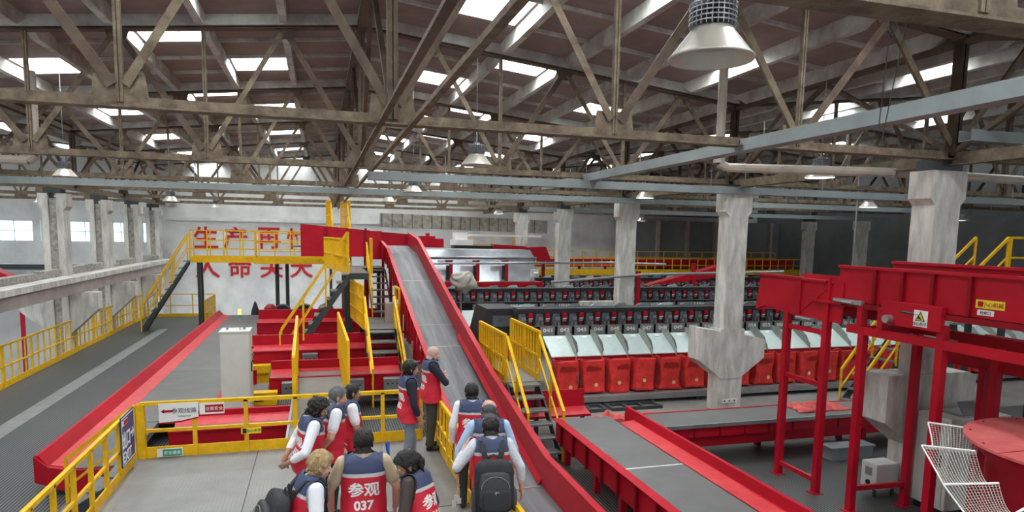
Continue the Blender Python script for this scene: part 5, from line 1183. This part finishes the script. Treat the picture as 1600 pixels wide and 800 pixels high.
    for f in m2.polygons:
        c = f.center; lab = 0; z = c.z; tz = Ti(c); da = 9
        pass
        if z < .2 and min(sd_cap(c, *p[1:]) for p in shoe) < .006: lab = 3
        elif tz.z < .96 and z < 1.02 and not any(sd_cap(c, *p[1:]) < .004 for p in arm): lab = 2
        else:
            inarm = [p for p in arm if sd_cap(c, *p[1:]) < .008]
            if inarm:
                lab = 1 if any(sd_cap(c, *p[1:]) < .0055 for p in slv) and not any(sd_cap(c, *p[1:]) < .003 for p in hnd) else 0
            elif tz.z < 1.47 and (tz.z < 1.43 or tz.x ** 2 + tz.y ** 2 > .072 ** 2): lab = 1
            elif col and sd_cap(c, *col[0][1:]) < .006: lab = 1
        mi.append(lab)
        da = min(sd_cap(c, *p[1:]) for p in arm) if .78 < tz.z < 1.5 else 9
        tors.append(vest and .80 < tz.z < 1.475 and (c - HC).length > .10 and (abs(tz.x) < sw - .004 + (.02 if tz.z < 1.3 else 0)) and (da > .012 if tz.z < 1.27 else True) and (tz.x ** 2 + (tz.y + .012) ** 2 > .078 ** 2 or tz.z < 1.42) and lab in (1, 2))
    m2.polygons.foreach_set('material_index', mi); m2.polygons.foreach_set('use_smooth', [True] * len(mi))
    # placement
    root = thing('person', label, 'person', (0, 0, 0), 'visitors in red and navy vests')
    Rz = Matrix.Rotation(-rad(theta), 3, 'Z'); hc = HC * scale; P = px_floor(head_px[0], head_px[1], hc.z); off = Rz @ hc
    root.location = (P.x - off.x, P.y - off.y, 0.0); root.rotation_euler.z = -rad(theta); root.scale = (scale,) * 3
    o.name = 'body'; o.parent = root
    def kid(name, vs, fs, mats, mis=None, smooth=True, par=root):
        mm = bpy.data.meshes.new(name); mm.from_pydata([tuple(v) for v in vs], [], fs)
        for k in mats: mm.materials.append(k)
        if mis: mm.polygons.foreach_set('material_index', mis)
        mm.polygons.foreach_set('use_smooth', [smooth] * len(fs)); mm.update()
        ob = bpy.data.objects.new(name, mm); COL.objects.link(ob); ob.parent = par; return ob
    def extract(sel, disp, iters):
        ids = {}; vs = []; fs = []; src = []
        for f, k in zip(m2.polygons, sel):
            if not k: continue
            t = []
            for v in f.vertices:
                if v not in ids: ids[v] = len(vs); vs.append(None); src.append(v)
                t.append(ids[v])
            fs.append(tuple(t)); 
        for i, v in enumerate(src): mv = m2.vertices[v]; vs[i] = mv.co + mv.normal * disp(mv.co, mv.normal)
        nb = [set() for _ in vs]
        for f in fs:
            for a, b in zip(f, f[1:] + f[:1]): nb[a].add(b); nb[b].add(a)
        for _ in range(iters): vs = [v * .5 + sum((vs[j] for j in nb[i]), Vector()) * (.5 / len(nb[i])) if len(nb[i]) > 2 else v for i, v in enumerate(vs)]
        return vs, fs
    bvh = None
    if vest:
        def vd(c, nn):
            t = Ti(c); lo = max(0, 1.12 - t.z); return .016 + lo * .10 + .008 * math.sin(14 * t.x + 9 * t.z) * min(1, lo * 6) + .006 * noise.noise(t * 9)
        vs, fs = extract(tors, vd, 6); mis = []
        for f in fs:
            c = sum((vs[i] for i in f), Vector()) / len(f); t = Ti(c); mis.append(1 if t.z > brk else (2 if t.z > brk - .032 else 0))
        vo = kid('vest', vs, fs, [VRED, VNAVY, VSTRIP], mis); sl = vo.modifiers.new('thick', 'SOLIDIFY'); sl.thickness = .006; sl.offset = 1
        bvh = BVHTree.FromPolygons(vs, fs)
        if text:
            tm = MB(); word, num, dx = text
            lettering(tm, word, .14, (dx, -.4, 1.185), (1, 0, 0), (0, 0, 1), .002, bold=.003, height=.13, width=.275); lettering(tm, num, .12, (dx, -.4, 1.045), (1, 0, 0), (0, 0, 1), .002, bold=.004, height=.085, width=.175)
            bm = bmesh.new(); vv = [bm.verts.new(v) for v in tm.v]
            for f in tm.f:
                try: bm.faces.new([vv[i] for i in f])
                except ValueError: pass
            for _ in range(3):
                le = [e for e in bm.edges if e.calc_length() > .022]
                if le: bmesh.ops.subdivide_edges(bm, edges=le, cuts=1); bmesh.ops.triangulate(bm, faces=[f for f in bm.faces if len(f.verts) > 4])
            bm.verts.index_update(); pv = []; dirv = RL @ Vector((0, 1, 0))
            for v in bm.verts:
                q = T((v.co.x, -.5, v.co.z)); h = bvh.ray_cast(q, dirv)
                base = h[0] if h[0] is not None else T((v.co.x, -.15, v.co.z)); pv.append(base - dirv * (.0085 + (.002 if v.co.y < -.4 else 0)))
            pf = [tuple(v.index for v in f.verts) for f in bm.faces]; bm.free(); kid('vest_lettering', pv, pf, [SIGNW], smooth=False, par=vo)
    # hair
    if hair:
        RHi = RH.transposed(); sel = []
        for f in m2.polygons:
            q = RHi @ (f.center - HC); ok = False
            if q.length < .16 and f.center.z > .9:
                s = max(0, min(1, (q.y + .035) / .105)); s = s * s * (3 - 2 * s); line = -.085 + .155 * s
                ok = q.z > line and q.z > -.1 and not (abs(q.x) > .083 and -.035 < q.y < .02 and q.z < .03)
                if bald and q.z > bald[0] and (Vector((q.x, q.y - bald[1])).length < bald[2]): ok = False
            sel.append(ok)
        hz = {'short': .014, 'thick': .026, 'curly': .03, 'stub': .002}[hair]
        def hd(c, nn):
            q = RHi @ (c - HC); k = noise.noise(q * (38 if hair == 'curly' else 22)); return hz * (.7 + .5 * max(0, q.z) / .1) + hz * (.9 if hair == 'curly' else .55) * k
        vs, fs = extract(sel, hd, 1)
        ho = kid('hair', vs, fs, [hairm]); s2 = ho.modifiers.new('thick', 'SOLIDIFY'); s2.thickness = hz + .004; s2.offset = -1
    em = MB()
    for s in (-1, 1): em.ball(Hh((s * .031, .079, .012)), .0125, n=6)
    eo = kid('eyes', em.v, em.f, [EYEW])
    im = MB()
    for s in (-1, 1): im.ball(Hh((s * .031, .0885, .012)), .0058, n=5)
    kid('irises', im.v, im.f, [IRIS], par=eo)
    def W(p): return Vector(root.location) + Rz @ (Vector(p) * scale)
    return dict(root=root, T=T, Hh=Hh, W=W, RL=RL, Rz=Rz, hands=wl, scale=scale, kid=kid, RH=RH, bvh=bvh)
VW = '参观'
A = {}
behind = (((-.30, -.10, 1.12), (-.10, -.22, .98)), ((.30, -.10, 1.12), (.08, -.24, .93)))
A['bald'] = person('bald man with folded arms in dark long sleeves and olive trousers', (677, 553), 85, 0, 0, (8, 6, 0), (((-.27, .16, 1.15), (.05, .22, 1.19)), ((.27, .17, 1.14), (-.07, .26, 1.17))), SKIN3, SHN, 'long', TRO, 'stub', STUB, scale=1.02, hands=((.5, (0, -1, .3)), (.5, (0, -1, .2))), text=(VW, '010', 0), feet=((-.10, .02), (.12, -.02)))
A['jeans'] = person('dark haired man in grey jeans and black sleeves beside the bald man', (642, 577), 82, 0, 0, (5, 4, 0), (((-.27, 0, 1.12), (-.2, .16, .93)), ((.27, -.0, 1.10), (.25, .09, .86))), SKIN2, SHN, 'rolled', TRG, 'thick', HB, scale=1.0, text=(VW, '052', 0), collar=False, feet=((-.12, .12), (.12, -.1)))
A['dark'] = person('dark haired man in white tee half hidden behind the grey haired man', (551, 614), 80, 0, 0, (8, 0, 0), (((-.26, .02, 1.12), (-.22, .14, .92)), ((.26, .03, 1.12), (.22, .12, .9))), SKIN2, SHW, 'short', TRD, 'short', HB, scale=.94, collar=False, text=(VW, '021', 0))
A['grey'] = person('grey haired man in white polo sleeves facing right, hand behind him', (528, 620), 78, 6, 0, (12, 4, 0), (((-.28, .02, 1.10), (-.2, .15, .92)), ((.29, -.08, 1.13), (.2, -.17, .94))), SKIN, SHW, 'short', TRD, 'short', HG, scale=1.0, bulk=1.05, text=(VW, '060', 0))
A['curly'] = person('man with dark curly hair in long white sleeves, hands clasped behind his back', (497, 639), 78, 8, 0, (20, 10, 0), behind, SKIN2, SHW, 'rolled', TRC, 'curly', HBR, scale=.99, text=(VW, '033', 0))
A['nine'] = person('dark haired man with white collar facing the incline, in front of the grey balding man', (737, 613), 12, 4, 0, (4, -14, 0), None, SKIN2, SHW, 'long', TRD, 'short', HB, scale=.97, text=(VW, '045', 0))
A['ten'] = person('grey balding man in a pale blue shirt, badge in his left hand', (764, 641), 10, 6, 0, (12, 4, 0), (((-.33, .0, 1.12), (-.35, .02, .86)), ((.29, .0, 1.12), (.3, .08, .9))), SKIN, SHB, 'rolled', TRD, 'short', HG, bald=(.035, -.015, .085), scale=1.0, bulk=1.05, text=(VW, '028', -.02))
A['eleven'] = person('man with dark thinning hair carrying a black backpack, left hand raised', (767, 669), 8, 10, 0, (16, 2, 0), (((-.37, -.02, 1.16), (-.27, .12, 1.36)), ((.31, -.03, 1.15), (.33, .02, .92))), SKIN, SHP, 'rolled', TRD, 'short', HBR, bald=(.05, .0, .06), scale=.98, bulk=1.05, hands=((.6, (.8, .3, 0)), (.3, None)))
A['woman'] = person('woman with black hair in a bun and sheer black sleeves, head turned left', (636, 727), -58, 20, 8, (16, -36, -4), (((-.25, .06, 1.14), (-.18, .22, 1.0)), ((.25, .0, 1.12), (.2, .14, .95))), SKIN2, mat('sheer_black_sleeve', (.045, .032, .028), .6), 'long', TRD, 'thick', HB, scale=.97, collar=False, female=True, text=(VW, '061', .0))
A['centre'] = person('man with short dark hair and khaki sleeves seen squarely from behind', (568, 691), 3, 2, 0, (8, 2, 0), (((-.30, .02, 1.14), (-.29, .12, .92)), ((.30, .02, 1.14), (.29, .12, .92))), SKIN, SHK, 'short', TRD, 'short', HBR, scale=1.03, bulk=1.1, text=(VW, '037', 0))
A['blond'] = person('blond man leaning right with a black backpack and white sleeve', (500, 728), 76, 20, 0, (10, 6, 0), (((-.27, .06, 1.12), (-.2, .22, 1.0)), ((.28, .06, 1.12), (.22, .22, .98))), SKIN3, SHW, 'short', TRD, 'thick', HBL, scale=.97, collar=False, text=None)
# the woman's bun and earring
d = A['woman']; m = MB(); RHm = d['RH']
for c, r, sc in (((.02, -.10, .02), .06, (1, 1, .9)), ((.0, -.125, -.03), .045, (1, .9, 1.1)), ((.03, -.08, .075), .03, (1, 1, 1)), ((-.03, -.11, -.05), .03, (1, 1, 1.4))): ellips(m, d['Hh'](c), tuple(r * s for s in sc), RHm, 10)
m.v = [v + Vector((noise.noise(v * 30), noise.noise(v * 30 + Vector((5, 0, 0))), noise.noise(v * 30 + Vector((0, 9, 0))))) * .01 for v in m.v]; d['kid']('hair_bun', m.v, m.f, [HB])
m = MB(); m.ball(d['Hh']((.02, -.075, .115)), .016, n=8); d['kid']('pearl_hair_clip', m.v, m.f, [SIGNW])
# backpacks
PACK = mat('backpack_cloth', (.022, .024, .026), .7, bump=.3, bscale=60); PACK2 = mat('backpack_panel', (.04, .042, .045), .6, bump=.3, bscale=60)
def backpack(d, label, s=1.0, dz=0.0):
    T = d['T']; P = lambda x, y, z: d['W'](T((x, y, z)))
    t = thing('backpack', label, 'backpack', P(0, -.24, .78 + dz), 'black backpacks')
    def rb(cx_, cy_, cz_, a, b, c, e=.45, n=14):
        m = MB(); m.ball((0, 0, 0), 1, (1, 1, 1), n); f = lambda q: math.copysign(abs(q) ** e, q)
        m.v = [P(cx_ + a * f(v.x), cy_ + b * f(v.y), cz_ + dz + c * f(v.z) * (1)) for v in m.v]; return m
    rb(0, -.245, 1.0, .205, .085, .275).build('main_body', PACK, t, smooth=True)
    rb(0, -.345, .96, .165, .045, .20).build('front_compartment', PACK2, t, smooth=True)
    rb(0, -.395, .88, .135, .026, .11).build('front_pocket', PACK, t, smooth=True)
    for sx_ in (-1, 1): rb(sx_ * .21, -.24, .86, .025, .06, .12).build('side_pocket', PACK2, t, smooth=True)
    m = MB(); m.path([P(-.05, -.2, 1.262 + dz), P(-.045, -.21, 1.3 + dz), P(0, -.215, 1.315 + dz), P(.045, -.21, 1.3 + dz), P(.05, -.2, 1.262 + dz)], .011, 6); m.build('carry_handle', PACK2, t)
    m = MB(); m.path([P(.145 * math.cos(a), -.394, 1.0 + dz + .12 * math.sin(a)) for a in [PI * k / 12 for k in range(13)]], .0035, 5); m.build('zip', GREYP, t)
    m = MB(); m.path([P(-.012, -.424, .955 + dz), P(.0, -.424, .97 + dz), P(.03, -.424, .965 + dz)], .004, 5); m.path([P(.0, -.424, .97 + dz), P(.0, -.424, .945 + dz)], .004, 5); m.build('emblem', STEEL, t)
    for sx_ in (-1, 1):
        pts = [(sx_ * .07, -.17, 1.24 + dz), (sx_ * .095, -.155, 1.33), (sx_ * .105, -.10, 1.44), (sx_ * .11, .0, 1.47), (sx_ * .115, .09, 1.42), (sx_ * .12, .135, 1.3), (sx_ * .125, .13, 1.15), (sx_ * .165, .02, 1.0), (sx_ * .17, -.16, .84 + dz)]
        m = MB()
        for a, b in zip(pts, pts[1:]):
            m.bar(P(*a), P(*b), .055, .014, d['Rz'] @ (d['RL'] @ Vector((0, -1, .6))) if a[2] > 1.25 else (0, 1, 0))
        m.build('shoulder_strap', PACK, t)
    return t
backpack(A['eleven'], 'black backpack with grey emblem on the man with the raised hand')
backpack(A['blond'], 'black backpack worn by the blond man')
# watch, badges, flag
d = A['ten']; wr, dd, ss, nn = d['hands'][0]
m = MB(); a = d['W'](wr - dd * .02); b = d['W'](wr + dd * .005); m.tube(a, b, .036, 14); tag(m.build('wrist_watch', BLACK), 'dark wrist watch on the left arm of the balding man', 'watch')
hp = d['W'](wr + dd * .1); t = thing('badge_bunch', 'bunch of badges on cords hanging from the balding man\'s left hand', 'badge', hp + Vector((0, 0, -.28)))
m = MB(); m.path([hp, hp + Vector((.01, 0, -.08)), hp + Vector((-.01, .0, -.16))], .004, 5); m.path([hp, hp + Vector((.03, -.01, -.1)), hp + Vector((.03, 0, -.2))], .004, 5); m.build('cord', YELL, t)
for k, (x, z) in enumerate(((-.01, -.2), (.03, -.24), (-.03, -.27))):
    m = MB(); m.box(hp.x + x - .022, hp.x + x + .022, hp.y - .004 + k * .006, hp.y + k * .006, hp.z + z - .035, hp.z + z + .035); m.build('badge_card', SIGNW, t)
d = A['woman']; wr, dd, ss, nn = d['hands'][0]; hp = d['W'](wr + dd * .07); tip = px_floor(610, 688, 1.35)
t = thing('guide_flag', 'small blue guide flag on a thin rod before the grey jeans', 'flag', hp)
m = MB(); m.tube(hp - (tip - hp).normalized() * .08, tip, .0035, 6); m.build('rod', STEEL, t)
m = MB(); vs = []
for i in range(9):
    for j in range(9): vs.append(tip + Vector((-.008 - .05 * i / 8 * (1 - .5 * j / 8), .012 * math.sin(i * .9 + j * .5), -.16 * j / 8 - .02)))
m.add(vs, [(i * 9 + j, i * 9 + j + 1, (i + 1) * 9 + j + 1, (i + 1) * 9 + j) for i in range(8) for j in range(8)]); m.build('cloth', mat('flag_blue', (.04, .12, .55), .7), t, smooth=True)
